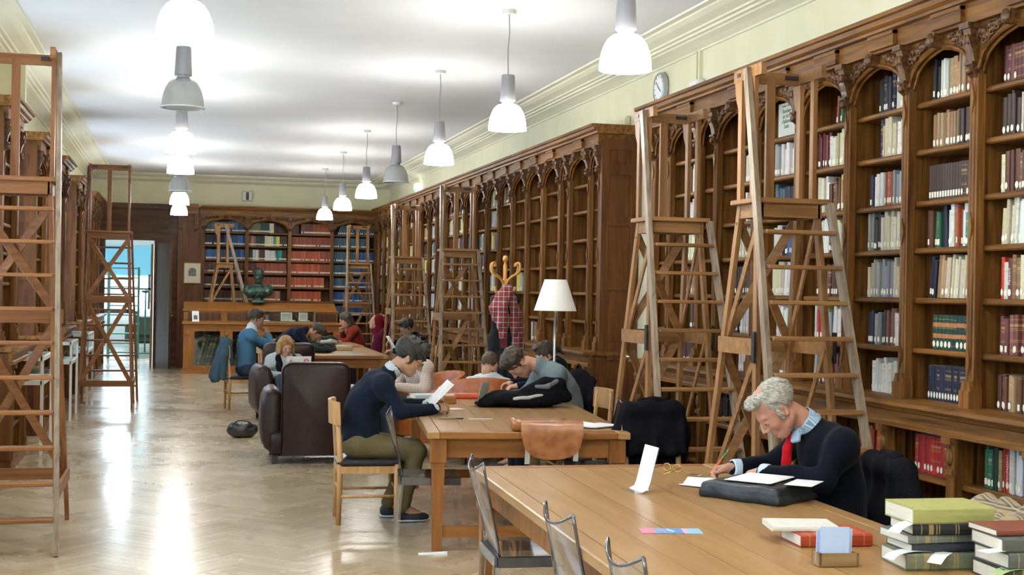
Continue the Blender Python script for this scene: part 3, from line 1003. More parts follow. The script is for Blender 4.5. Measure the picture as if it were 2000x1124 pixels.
# back wall
def brow(bay, specs):
    x0, x1 = BXB[bay] - BXB[0] + .03, BXB[bay + 1] - BXB[0] - .03
    for r, sp in enumerate(specs):
        if not sp:
            continue
        kw = dict(sp[1]) if len(sp) > 1 and isinstance(sp[1], dict) else {}
        kw.setdefault('t', (.026, .034)); kw.setdefault('h', (.2, .215)); kw.setdefault('uniform', True)
        fill(back_case, 40 + bay, x0, x1, Z7[r], sp[0], row=r, labp=.9, lab='rect', **kw)
brow(0, [([('slate', 3), ('blue', 2)],), ([('navy', 3), ('blue', 3)],), ([('blue', 3), ('slate', 2), ('blue', 3)],), ([('brown', 1)],), ([('dkbrown', 1)],), ([('brown', 2), ('tan', 1)],), ([('brown', 2), ('tan', 2), ('red', 1.2)],)])
brow(1, [([('olive', 3), ('dkgreen', 2), ('cream', 1)], dict(frac=.65, side='l')), ([('wine', 1), ('tan', 1), ('dkgreen', 2), ('cream', 2), ('teal', .6), ('yellow', .6), ('dkbrown', 2)], dict(uniform=False)), ([('dkgreen', 1), ('white', 1), ('brown', 1), ('white', 2), ('teal', 1), ('dkbrown', 1)], dict(uniform=False)), ([('maroon', 1), ('rust', 3)],), ([('rust', 1)],), ([('rust', 3), ('tan', .5)], dict(frac=.85, side='l')), ([('orange', 1), ('rust', 3)],)])
brow(2, [([('wine', 2), ('rust', 3)], dict(frac=.75)), ([('rust', 1)],), ([('orange', 3), ('rust', 1)],), ([('orange', 3), ('rust', 1)],), ([('orange', 1)], dict(frac=.86, side='l')), ([('orange', 1)], dict(frac=.8, side='l')), ([('orange', 1)], dict(frac=.78, side='l'))])
brow(3, [([('slate', 1)], dict(lean=.3, frac=.9)), ([('slate', 1)], dict(frac=.9, side='l')), ([('slate', 2), ('blue', 1)],), ([('slate', 3), ('blue', 1)], dict(frac=.9, side='l')), ([('slate', 2), ('blue', 2)],), ([('blue', 2), ('slate', 1)],), ([('slate', 2), ('blue', 2)],)])

# ---- emit: the 300 largest as individuals, the rest as one stuff mesh
def cam_size(b):
    p = b[0].translation
    d = (p - CAMP).length
    v = cam.matrix_world.inverted() @ p
    u = v.x / -v.z * 1.3
    if u > .53 or b[8] == 8:
        return -1 / d
    hid = .7 if b[8] in (1, 2, 3) else 1
    return b[2] * max(b[1], .02) / d / d * hid
BOOKS.sort(key=cam_size, reverse=True)
IND, REST = BOOKS[:300], BOOKS[300:]
bayname = {7: 'bay at the right edge', 6: 'second bay from the right edge', 5: 'third bay from the right edge', 4: 'fourth bay from the right edge', 3: 'bay with the face-out book', 2: 'bay between the two ladders', 1: 'bay behind the farther ladder'}
rowname = ['top', 'second', 'third', 'fourth', 'fifth', 'sixth', 'counter-level', 'under-counter']
ordn = ['1st', '2nd', '3rd'] + ['%dth' % i for i in range(4, 60)]
seen = {}
byrow = {}
for b in IND + [q for q in REST if q[8] < 8]:
    byrow.setdefault((b[8], b[9]), []).append(b)
for q in byrow.values():
    q.sort(key=lambda b: -b[0].translation.y)
OBJS = []
for b in IND:
    M, th, bh, dep, c, pal, lk, case, bay, row = b
    idx = byrow[(bay, row)].index(b)
    o = D.objects.new('book', BOOK)
    COL.objects.link(o)
    o.matrix_world = M @ Matrix.Diagonal((th, dep, bh, 1))
    OBJS.append(o)
    o.color = (*c, 1)
    cn = COLNAME.get(pal, pal)
    tag(o, '%s book, %s from left, %s shelf, %s' % (cn, ordn[idx], rowname[row], bayname[bay]), 'book', 'books on the near oak bookcase')
    if lk:
        l = put('spine_label', LAB_OVAL if lk == 'oval' else LAB_RECT, o)
        l.location = (0, -.012, .16)
        l.scale = (.72, 1, .028 / bh * 1.3)
# lettering on two spines
def spine_text(b, o, txt, size, m, zc):
    th, bh, dep = b[1], b[2], b[3]
    l = put('lettering', text_mesh(txt, size, m), o)
    Rm = Matrix(((0, -1, 0, 0), (0, 0, -1, 0), (1, 0, 0, 0), (0, 0, 0, 1)))
    l.matrix_local = Matrix.Translation((0, -.016, zc)) @ Matrix.Diagonal((1 / th, 1 / dep, 1 / bh, 1)) @ Rm
white_ink = mat('white_ink', (.75, .72, .68), .6)
done = set()
for b, o in zip(IND, OBJS):
    if b[8] == 7 and b[9] == 7 and b[5] == 'red' and 'm' not in done:
        done.add('m'); spine_text(b, o, 'MAUPASSANT', min(.022, b[1] * .72), white_ink, .55)
    if b[8] == 7 and b[9] == 4 and b[5] == 'maroon' and 'f' not in done:
        done.add('f'); spine_text(b, o, 'Flaubert', min(.026, b[1] * .8), white_ink, .55)
BAND = MB().add([(.5, .03, -.5), (.38, .006, -.5), (0, -.003, -.5), (-.38, .006, -.5), (-.5, .03, -.5), (.5, .03, .5), (.38, .006, .5), (0, -.003, .5), (-.38, .006, .5), (-.5, .03, .5)],
                [(i, i + 1, i + 6, i + 5) for i in range(4)]).mesh('spine_band', mat('orange_band', (.42, .16, .05), .5))
for b, o in zip(IND, OBJS):
    if b[8] == 6 and b[9] == 5:
        for zc in (.40, .72):
            l = put('spine_band', BAND, o, (0, -.006, zc))
            l.scale = (1.01, 1, .12)
# stuff
sv, sf, sc_, sm = [], [], [], []
for b in REST:
    M, th, bh, dep, c, pal, lk, case, bay, row = b
    prof = [(.5, 1), (.5, .04), (.36, .0), (-.36, .0), (-.5, .04), (-.5, 1)]
    o = len(sv)
    for z in (0, 1):
        for x, y in prof:
            sv.append(M @ Vector((x * th, y * dep, z * bh)))
    n = 6
    for k in range(n):
        l = (k + 1) % n
        sf.append((o + k, o + l, o + n + l, o + n + k)); sc_.append(c); sm.append(0)
    sf.append(tuple(o + n + k for k in range(n))); sc_.append((.5, .46, .36)); sm.append(0)
    if lk:
        o = len(sv)
        w, hz = th * .36, .016
        for x, z in ((-w, bh * .16 - hz), (w, bh * .16 - hz), (w, bh * .16 + hz), (-w, bh * .16 + hz)):
            sv.append(M @ Vector((x, -.0012, z)))
        sf.append((o, o + 1, o + 2, o + 3)); sc_.append((.78, .75, .62)); sm.append(0)
me = D.meshes.new('books')
me.from_pydata(sv, [], sf)
ca = me.color_attributes.new('Col', 'FLOAT_COLOR', 'CORNER')
flat = []
for p, c in zip(me.polygons, sc_):
    flat += [c[0], c[1], c[2], 1.0] * p.loop_total
ca.data.foreach_set('color', flat)
bk = mat('book_cloth_row', (.3, .2, .1), .55)
nt, N, L, b_ = nodes(bk)
at = N.new('ShaderNodeAttribute'); at.attribute_name = 'Col'
L.new(at.outputs['Color'], b_.inputs['Base Color'])
me.materials.append(bk)
put('books', me, label='rows of smaller books on the far, end-wall and partly hidden shelves', cat='books', kind='stuff')

# face-out book with its title
fo = thing('face_out_book', 'pale book standing face out with green title on the top shelf', 'book', (PIL_X + .1, 8.53, 2.762), R(-90))
MB().bb((-.13, 0, 0), (.13, .02, .24)).build('cover', mat('pale_cover', (.62, .64, .56), .6), fo)
gt = mat('green_ink', (.10, .16, .09), .7)
for k_, (tx, sz) in enumerate((('Annie Le Brun', .022), ('Soudain', .042), ('un bloc', .042), ("d'ab\u00eeme,", .042), ('Sade', .042))):
    o = put('lettering', text_mesh(tx, sz, gt), fo, (.0, -.001, .218 - .036 * k_))
    o.rotation_euler = (R(90), 0, 0)
# ================================================================== PENDANT LAMPS
lit_glass = mat('lit_prismatic_glass', (.9, .9, .88), .4, emit=(1.0, .985, .95), estr=LAMP_STRENGTH)
def unlit_glass_mat():
    m = mat('unlit_prismatic_glass', (.55, .56, .55), .15, spec=.6)
    nt, N, L, b = nodes(m)
    b.inputs['Transmission Weight'].default_value = .0
    b.inputs['Alpha'].default_value = .55
    return m
unlit_glass = unlit_glass_mat()
def ribbed_dome(n=72):
    mb = MB()
    prof = [(.045, .205), (.075, .20), (.10, .18), (.122, .145), (.138, .10), (.147, .05), (.150, 0), (.144, 0), (.140, .05), (.131, .10), (.115, .142), (.094, .173), (.07, .19), (.045, .195)]
    rings = []
    for r, z in prof:
        rings.append([Vector(((r + (.0016 if k % 2 else 0)) * math.cos(2 * math.pi * k / n), (r + (.0016 if k % 2 else 0)) * math.sin(2 * math.pi * k / n), z)) for k in range(n)])
    mb.loft(rings, cap=False)
    return mb
dome_lit = ribbed_dome().mesh('shade', lit_glass, 60)
dome_unlit = ribbed_dome().mesh('shade', unlit_glass, 60)
rose_me = MB().lathe([(0, ZC), (.055, ZC), (.055, ZC - .03), (.045, ZC - .036), (0, ZC - .036)], n=20).mesh('ceiling_rose', white_paint, 40)
RIMZ = 2.94
cord_me = MB().tube(smooth_path([(0, 0, ZC - .03), (.006, .003, ZC - .18), (-.005, 0, ZC - .33), (0, 0, RIMZ + .43)], 5), .0045, 6).mesh('cord', grey_metal, True)
hb = MB().lathe([(0, .44), (.05, .44), (.053, .43), (.062, .24), (.062, .235), (.05, .232)], n=24)
for k_ in range(16):
    a = 2 * math.pi * k_ / 16
    hb.box((.057 * math.cos(a), .057 * math.sin(a), .238), (.008, .012, .012), rot=Matrix.Rotation(a, 3, 'Z'))
hb.lathe([(.05, .232), (.046, .215), (.056, .205), (.056, .195), (.045, .19)], n=24)
house_me = hb.mesh('housing', grey_metal, 40)
rim_me = MB().lathe([(.150, .006), (.158, .004), (.158, -.004), (.146, -.006), (.146, .004)], n=36).mesh('rim', mat('rim_glass', (.75, .76, .76), .2), 40)
bulb_me = MB().lathe([(0, .04), (.02, .045), (.035, .07), (.035, .11), (.02, .16), (.02, .2), (0, .2)], n=14).mesh('bulb', mat('white_bulb', (.8, .8, .78), .3), True)
LY = [7.3, 10.33, 13.4, 15.85, 18.8, 21.9, 25.1]
LXR = [2.49, 2.54, 2.58, 2.53, 2.58, 2.62, 2.67]
names = ['nearest', 'second', 'third', 'fourth', 'fifth', 'sixth', 'farthest']
def pendant(x, y, lit, label):
    t = thing('pendant_lamp', label, 'lamp', (x, y, ZC), 0, 'pendant lamps in two rows')
    z = -ZC
    put('ceiling_rose', rose_me, t, (0, 0, z)); put('cord', cord_me, t, (0, 0, z))
    put('housing', house_me, t, (0, 0, RIMZ + z))
    put('shade', dome_lit if lit else dome_unlit, t, (0, 0, RIMZ + z))
    if not lit:
        put('rim', rim_me, t, (0, 0, RIMZ + z))
        put('bulb', bulb_me, t, (0, 0, RIMZ + z))
for i, y_ in enumerate(LY):
    lit = i not in (1, 4)
    pendant(.02, y_ - (.4 if i == 1 else .1), lit, '%s %s pendant lamp of the left row over the aisle' % (names[i], 'lit white' if lit else 'unlit grey'))
    lit = i != 3
    pendant(LXR[i], y_, lit, '%s %s pendant lamp of the right row above the tables' % (names[i], 'lit white' if lit else 'unlit grey'))
for y_ in (4.25, 1.35, -1.5):
    for x_ in (0.0, 2.6):
        pendant(x_, y_, True, 'lit pendant lamp in the %s row, %s behind the camera' % ('left' if x_ < 1 else 'right', ['nearest', 'second', 'third'][[4.25, 1.35, -1.5].index(y_)]))

# ================================================================== LADDERS
def ladder(label, loc, rotz, Hp, Ht, rail_side=-1, red=False, wt=.185, group='library step ladders'):
    """front (treads) towards local -y; rail_side: which stile runs on up as a handrail"""
    mz, mx = (ladder_red_z, ladder_red_x) if red else (ladder_z, ladder_x)
    t = thing('step_ladder', label, 'ladder', loc, rotz, group)
    wb = wt + .095
    # trestle legs: (x sign, back/front)
    def leg(sx, yt, yb, top=Hp - .03):
        MB().bar((sx * wt, yt, top), (sx * wb, yb, 0), .028, .05, (0, 1, 0)).build('leg', mz, t)
    L = {}
    for sx in (-1, 1):
        leg(sx, .14, .52)
        leg(sx, -.10, -.34)
    def lx(z): return wt + (wb - wt) * (1 - z / (Hp - .03))
    def yb_(z): return .14 + .38 * (1 - z / (Hp - .03))
    def yf_(z): return -.10 - .24 * (1 - z / (Hp - .03))
    # platform with apron
    MB().cbox((-wt - .05, -.19, Hp - .03), (wt + .05, .19, Hp), .004).build('platform', mx, t)
    MB().bb((-wt, -.15, Hp - .11), (wt, -.13, Hp - .03)).bb((-wt, .13, Hp - .11), (wt, .15, Hp - .03)).bb((-wt - .012, -.15, Hp - .11), (-wt + .012, .15, Hp - .03)).bb((wt - .012, -.15, Hp - .11), (wt + .012, .15, Hp - .03)).build('apron', mx, t)
    # boards round the trestle
    for z, h in ((.61 * Hp, .095), (.14 * Hp, .08)):
        for sx in (-1, 1):
            MB().bar((sx * (lx(z) + .018), yf_(z) - .02, z), (sx * (lx(z) + .018), yb_(z) + .02, z), .02, h).build('side_board', mx, t)
        MB().bar((-lx(z), yb_(z) + .03, z), (lx(z), yb_(z) + .03, z), .02, h).build('back_board', mx, t)
    # X braces on the back, diagonals on the sides
    zs = [.14 * Hp, .61 * Hp, Hp - .12]
    for z0, z1 in ((zs[0], zs[1]), (zs[1], zs[2])):
        for s_ in (-1, 1):
            MB().bar((-s_ * lx(z0), yb_(z0) + .02 + .012 * s_, z0), (s_ * lx(z1), yb_(z1) + .02 + .012 * s_, z1), .016, .055, (0, 0, 1)).build('brace', mx, t)
        for sx in (-1, 1):
            MB().bar((sx * (lx(z0) - .01), yb_(z0), z0), (sx * (lx(z1) - .01), yf_(z1), z1), .014, .04).build('side_brace', mx, t)
    # leaning ladder frame: stiles and treads
    fy0, ft = -.80, -.2
    slope = (ft - fy0) / Hp
    def sy(z): return fy0 + slope * z
    def sxx(z): return wt + .035 + (wb - wt) * (1 - z / Hp)
    s_ = rail_side
    top = Ht + .02
    MB().bar((s_ * sxx(0), sy(0), 0), (s_ * sxx(Hp), sy(top), top), .03, .055, (0, 1, 0)).build('handrail_stile', ladder_worn, t)
    MB().bar((-s_ * sxx(0), sy(0), 0), (-s_ * sxx(Hp), sy(Hp), Hp - .03), .03, .06, (0, 1, 0)).build('stile', ladder_worn if not red else mz, t)
    n = 11
    for k_ in range(1, n):
        z = Hp * k_ / n
        MB().cbox((-sxx(z) + .01, sy(z) - .045, z - .012), (sxx(z) - .01, sy(z) + .055, z + .012), .004).build('tread', mx, t)
    # guard above the platform
    def post(x, y, wx, wy, flare=0):
        mb = MB()
        if flare:
            f = flare
            mb.prism([(y - wy / 2, Hp), (y + wy / 2, Hp), (y + wy / 2, Ht - .2), (y + wy / 2 + f * .5, Ht - .14), (y + wy / 2 + f * .7, Ht - .07), (y + wy / 2 + f, Ht), (y - wy / 2, Ht)], x - wx / 2, x + wx / 2, 'x')
        else:
            mb.bb((x - wx / 2, y - wy / 2, Hp), (x + wx / 2, y + wy / 2, Ht))
        mb.build('guard_post', mz, t)
    for sx in (-1, 1):
        post(sx * (wt + .005), .14, .026, .05, .07)
        post(sx * (wt + .005), -.04, .026, .045)
        MB().bb((sx * (wt + .005) - .016, -.16, Ht - .035), (sx * (wt + .005) + .016, .23, Ht + .035)).build('guard_rail', mx, t)
        MB().bb((sx * (wt - .035) - .06, .135, Ht - .01), (sx * (wt - .035) + .06, .175, Ht + .014)).build('bracket', black_plastic, t)
    post(0, .155, .055, .024)
    MB().bb((-wt, .145, Ht - .04), (wt, .17, Ht + .03)).build('guard_rail', mx, t)
    for sx in (-1, 1):
        z = .61 * Hp
        MB().bb((sx * (lx(z) + .033) - .006, yf_(z) - .05, z - .09), (sx * (lx(z) + .033) + .006, yf_(z) - .01, z + .09)).build('bracket', black_plastic, t)
    return t
ladder('big pale step ladder nearest on the right, behind the writing man', (3.46, 7.27, 0), 0, 2.22, 2.97)
ladder('pale step ladder by the end of the near bookcase, white cable behind', (3.46, 9.08, 0), R(1), 2.2, 2.95)
ladder('step ladder against the long bookcase, just left of the coat stand', (3.40, 16.3, 0), R(-2), 2.17, 2.93)
ladder('step ladder against the long bookcase, second left of the coat stand', (3.40, 20.2, 0), R(2), 2.16, 2.92)
ladder('step ladder standing in the far right corner', (3.46, 26.2, 0), R(0), 2.16, 2.87)
ladder('step ladder seen side on before the end wall, beside the bust', (.93, 27.1, 0), R(90), 2.13, 2.86)
ladder('tall reddish step ladder at the left edge of the photograph', (-1.06, 9.26, 0), 0, 2.34, 3.15, 1, True, .25)
ladder('reddish step ladder with crossed braces further down the left aisle', (-.9, 18.95, 0), R(180), 2.38, 3.24, 1, True, .25)

# ================================================================== TABLES
def place(px, py, ang, lx_, ly_):
    c, s_ = math.cos(ang), math.sin(ang)
    return px - (c * lx_ - s_ * ly_), py - (s_ * lx_ + c * ly_)
def table(label, loc, ang, Wd, Ln, H=.76, planks=7):
    t = thing('reading_table', label, 'table', (*loc, 0), ang, 'long oak reading tables')
    w = (Wd - .16) / planks
    for k_ in range(planks):
        x0 = -Wd / 2 + .08 + k_ * w
        MB().bb((x0 + .0014, -Ln / 2 + .0915, H - .03), (x0 + w - .0014, Ln / 2 - .0915, H - .0005 * (k_ % 2))).build('plank', table_top, t)
    for sx in (-1, 1):
        MB().cbox((min(sx * Wd / 2, sx * (Wd / 2 - .08)), -Ln / 2, H - .045), (max(sx * Wd / 2, sx * (Wd / 2 - .08)), Ln / 2, H), .005).build('edge_board', table_top, t)
        MB().cbox((-Wd / 2 + .081, min(sx * Ln / 2, sx * (Ln / 2 - .09)), H - .045), (Wd / 2 - .081, max(sx * Ln / 2, sx * (Ln / 2 - .09)), H), .005).build('edge_board', table_rail, t)
        MB().bb((sx * (Wd / 2 - .075) - .012, -Ln / 2 + .1, H - .17), (sx * (Wd / 2 - .075) + .012, Ln / 2 - .1, H - .045)).build('apron', table_leg, t)
        MB().bb((-Wd / 2 + .1, sx * (Ln / 2 - .085) - .012, H - .17), (Wd / 2 - .1, sx * (Ln / 2 - .085) + .012, H - .045)).build('apron', table_rail, t)
        MB().bb((-Wd / 2 + .1, sx * (Ln / 2 - .08) - .02, .085), (Wd / 2 - .1, sx * (Ln / 2 - .08) + .02, .155)).build('stretcher', table_rail, t)
        for sy in (-1, 1):
            x, y = sx * (Wd / 2 - .075), sy * (Ln / 2 - .08)
            MB().cbox((x - .052, y - .052, H - .2), (x + .052, y + .052, H - .045), .004).bar((x, y, H - .2), (x, y, 0), .08, .08, (1, 0, 0), w1=.062, h1=.062).build('leg', table_leg, t)
    MB().bb((-.03, -Ln / 2 + .1, .09), (.03, Ln / 2 - .1, .15)).build('stretcher', table_leg, t)
    return t
A1, A2 = R(-2), R(-7)
T1 = table('long oak reading table nearest the camera with the stacked books', place(1.465, 6.6, A1, -.655, 1.52), A1, 1.31, 3.04)
T2 = table('oak reading table with the tan satchel on its near end', place(1.54, 8.22, A2, -.65, -1.42), A2, 1.30, 2.84)
T3 = table('oak reading table behind the leather armchairs', (2.14, 19.05), R(-1), 1.32, 2.7)
T4 = table('farthest oak reading table before the glass case', (2.18, 22.1), R(1), 1.32, 2.7)

# ================================================================== CHAIRS
def wood_chair(label, loc, rotz, group='oak chairs with black seats'):
    """faces local +x"""
    t = thing('wooden_chair', label, 'chair', (*loc, 0), rotz, group)
    for sy in (-1, 1):
        MB().tube([(-.20, sy * .19, 0), (-.195, sy * .19, .45), (-.225, sy * .19, .84)], [.017, .02, .016], 8).build('back_leg', chair_wood, t, True)
        MB().tube([(.20, sy * .2, 0), (.20, sy * .2, .43)], [.016, .02], 8).build('front_leg', chair_wood, t, True)
        MB().tube([(-.2, sy * .195, .2), (.2, sy * .2, .2)], .011, 6).build('stretcher', chair_wood, t, True)
        MB().bb((-.2, sy * .195 - .011, .36), (.2, sy * .195 + .011, .41)).build('seat_rail', chair_wood, t)
    for x in (-.2, .2):
        MB().bb((x - .011, -.19, .36), (x + .011, .19, .41)).build('seat_rail', chair_wood, t)
        MB().tube([(x, -.19, .25), (x, .19, .25)], .011, 6).build('stretcher', chair_wood, t, True)
    MB().cbox((-.215, -.22, .41), (.23, .22, .455), .018).build('seat', mat('black_vinyl', (.012, .012, .016), .35), t)
    mb = MB()
    rings = []
    for k_ in range(13):
        a = -1 + 2 * k_ / 12
        y = a * .225
        x = -.235 - .05 * (1 - a * a) + .03
        rings.append([(x - .014, y, .70), (x + .008, y, .70), (x + .0, y, .86), (x - .02, y, .865)])
    mb.loft(rings)
    mb.build('backrest', chair_wood, t, 40)
    return t

def clear_chair(label, loc, rotz):
    """clear acrylic stacking chair, faces local +x"""
    t = thing('clear_chair', label, 'chair', (*loc, 0), rotz, 'clear acrylic chairs')
    mb = MB()
    nu, nv = 12, 12
    def P(u, v, off=0):
        y = u * (.19 - .03 * v)
        top = .87 - .05 * (1 - u * u)
        z = .45 + (top - .45) * v
        x = -.18 - .11 * v ** 1.3 + .035 * (u * u) * v + off - .012 * math.sin(v * 3)
        return (x, y, z)
    vs = [P(-1 + 2 * i / nu, j / nv, o) for o in (0, .009) for j in range(nv + 1) for i in range(nu + 1)]
    fs = []
    q = (nu + 1) * (nv + 1)
    for j in range(nv):
        for i in range(nu):
            a = j * (nu + 1) + i
            fs.append((a, a + 1, a + nu + 2, a + nu + 1))
            fs.append((q + a, q + a + nu + 1, q + a + nu + 2, q + a + 1))
    mb.add(vs, fs)
    mb.build('backrest', acrylic, t, True)
    e = MB()
    for s_ in (-1, 1):
        e.tube([P(s_, j / nv, .0045) for j in range(nv + 1)], .0062, 6)
    e.tube([P(-1 + 2 * i / nu, 1, .0045) for i in range(nu + 1)], .0055, 6)
    e.build('back_edge', acrylic_edge, t, True)
    MB().cbox((-.19, -.195, .432), (.2, .195, .452), .006).build('seat', acrylic, t)
    MB().cbox((-.2, -.2, .40), (-.185, .2, .455), .004).cbox((-.185, -.2, .40), (.2, -.19, .45), .003).cbox((-.185, .19, .40), (.2, .2, .45), .003).build('seat_rim', acrylic_edge, t)
    for sx, tx in ((-.185, -.21), (.185, .2)):
        for sy in (-1, 1):
            MB().bar((sx, sy * .182, .41), (tx, sy * .19, 0), .034, .034, (1, 0, 0), w1=.022, h1=.022).build('leg', acrylic, t)
    return t
clear_chair('clear acrylic chair beside the far left corner of the nearest table', (1.62, 6.02), R(-3))
clear_chair('clear acrylic chair, middle of three along the nearest table', (1.605, 4.63), R(2))
clear_chair('clear acrylic chair at the bottom edge, nearest of the three', (1.60, 3.88), R(1))
clear_chair('clear acrylic chair in front of the reading man, tucked under satchel table', (1.62, 8.58), R(-8))
clear_chair('clear acrylic chair right of the satchel table beside the grey-shirted man', (2.93, 9.3), R(172))

def club_chair(label, loc, rotz):
    """faces local +x; broad brown leather club armchair"""
    t = thing('club_armchair', label, 'armchair', (*loc, 0), rotz, 'brown leather club armchairs')
    # back, rounded slab
    def rslab(x0, x1, hw, z0, z1, r, n=6):
        ring = []
        pts = [(-hw, z0), (hw, z0)]
        top = [(hw - r + r * math.sin(a), z1 - r + r * math.cos(a)) for a in [math.pi / 2 - k * math.pi / 2 / n for k in range(n + 1)]]
        top2 = [(-hw + r - r * math.sin(a), z1 - r + r * math.cos(a)) for a in [k * math.pi / 2 / n for k in range(n + 1)]]
        prof = pts + top + top2
        rings = []
        for x, ins in ((x0, .03), (x0 + .025, .008), (x0 + .05, 0), (x1 - .05, 0), (x1 - .02, .012), (x1, .04)):
            rings.append([(x, y * (hw - ins) / hw, z0 + (z - z0) * (z1 - z0 - ins) / (z1 - z0)) for y, z in prof])
        return rings
    MB().loft(rslab(-.46, -.22, .32, .08, .95, .09)).build('backrest', leather_brown, t, 50)
    for sy in (-1, 1):
        mb = MB()
        rings = []
        for x, sc, dz in ((-.36, .86, -.05), (-.33, .97, -.01), (-.28, 1, 0), (.30, 1, 0), (.36, .97, -.01), (.40, .86, -.05)):
            ring = []
            for q_ in range(14):
                a = 2 * math.pi * q_ / 14
                ca_, sa = math.cos(a), math.sin(a)
                y = .115 * sc * ca_
                z = .40 + dz * .5 + (.30 * sc * (abs(sa) ** .55) * (1 if sa > 0 else -1))
                ring.append((x, sy * .395 + y, z))
            rings.append(ring)
        mb.loft(rings)
        mb.build('armrest', leather_brown, t, 60)
    MB().cbox((-.28, -.29, .28), (.38, .29, .47), .04).build('seat_cushion', leather_brown, t, 50)
    MB().cbox((-.40, -.42, .07), (.36, .42, .30), .03).build('base', leather_brown, t, 50)
    for sx in (-.36, .30):
        for sy in (-.37, .37):
            MB().bb((sx - .03, sy - .03, 0), (sx + .03, sy + .03, .08)).build('foot', black_plastic, t)
    # piping round the back
    r_ = rslab(-.462, -.22, .322, .1, .952, .09)[1]
    MB().tube([Vector(p) + Vector((-.003, 0, 0)) for p in r_[1:]] + [Vector(r_[0])], .006, 5).build('piping', leather_brown, t, True)
    return t
club_chair('brown leather club armchair seen from behind, in front of the blonde woman', (1.30, 12.98), R(88))
club_chair('brown leather club armchair in which the blonde woman sits', (1.42, 16.75), R(-86))

def tub_chair(label, loc, rotz):
    """faces local +x; low curved tan leather chair"""
    t = thing('tub_chair', label, 'armchair', (*loc, 0), rotz, 'tan leather tub chairs')
    mb = MB()
    rings = []
    for k_ in range(25):
        a = math.pi * (.28 + 1.44 * k_ / 24)
        s_ = math.sin((k_ / 24) * math.pi)
        top = .58 + .26 * s_ ** .8
        cx, cy = math.cos(a), math.sin(a)
        rings.append([(cx * .30, cy * .30, .16), (cx * .38, cy * .38, .16), (cx * .42, cy * .42, top - .04), (cx * .40, cy * .40, top), (cx * .35, cy * .35, top), (cx * .33, cy * .33, top - .04)])
    mb.loft(rings)
    mb.build('shell', leather_tan, t, 50)
    MB().lathe([(0, .44), (.26, .44), (.31, .42), (.32, .36), (.31, .22), (0, .22)], n=24).build('seat_cushion', leather_tan, t, 50)
    for a in (45, 135, 225, 315):
        MB().bar((.22 * math.cos(R(a)), .22 * math.sin(R(a)), .22), (.25 * math.cos(R(a)), .25 * math.sin(R(a)), 0), .03, .03).build('foot', oak_dark, t)
    return t
tub_chair('tan leather tub chair with back to camera holding the close-cropped man', (2.88, 12.5), R(80))
tub_chair('tan leather tub chair in which the person in checked shirt sits', (2.42, 13.1), R(196))
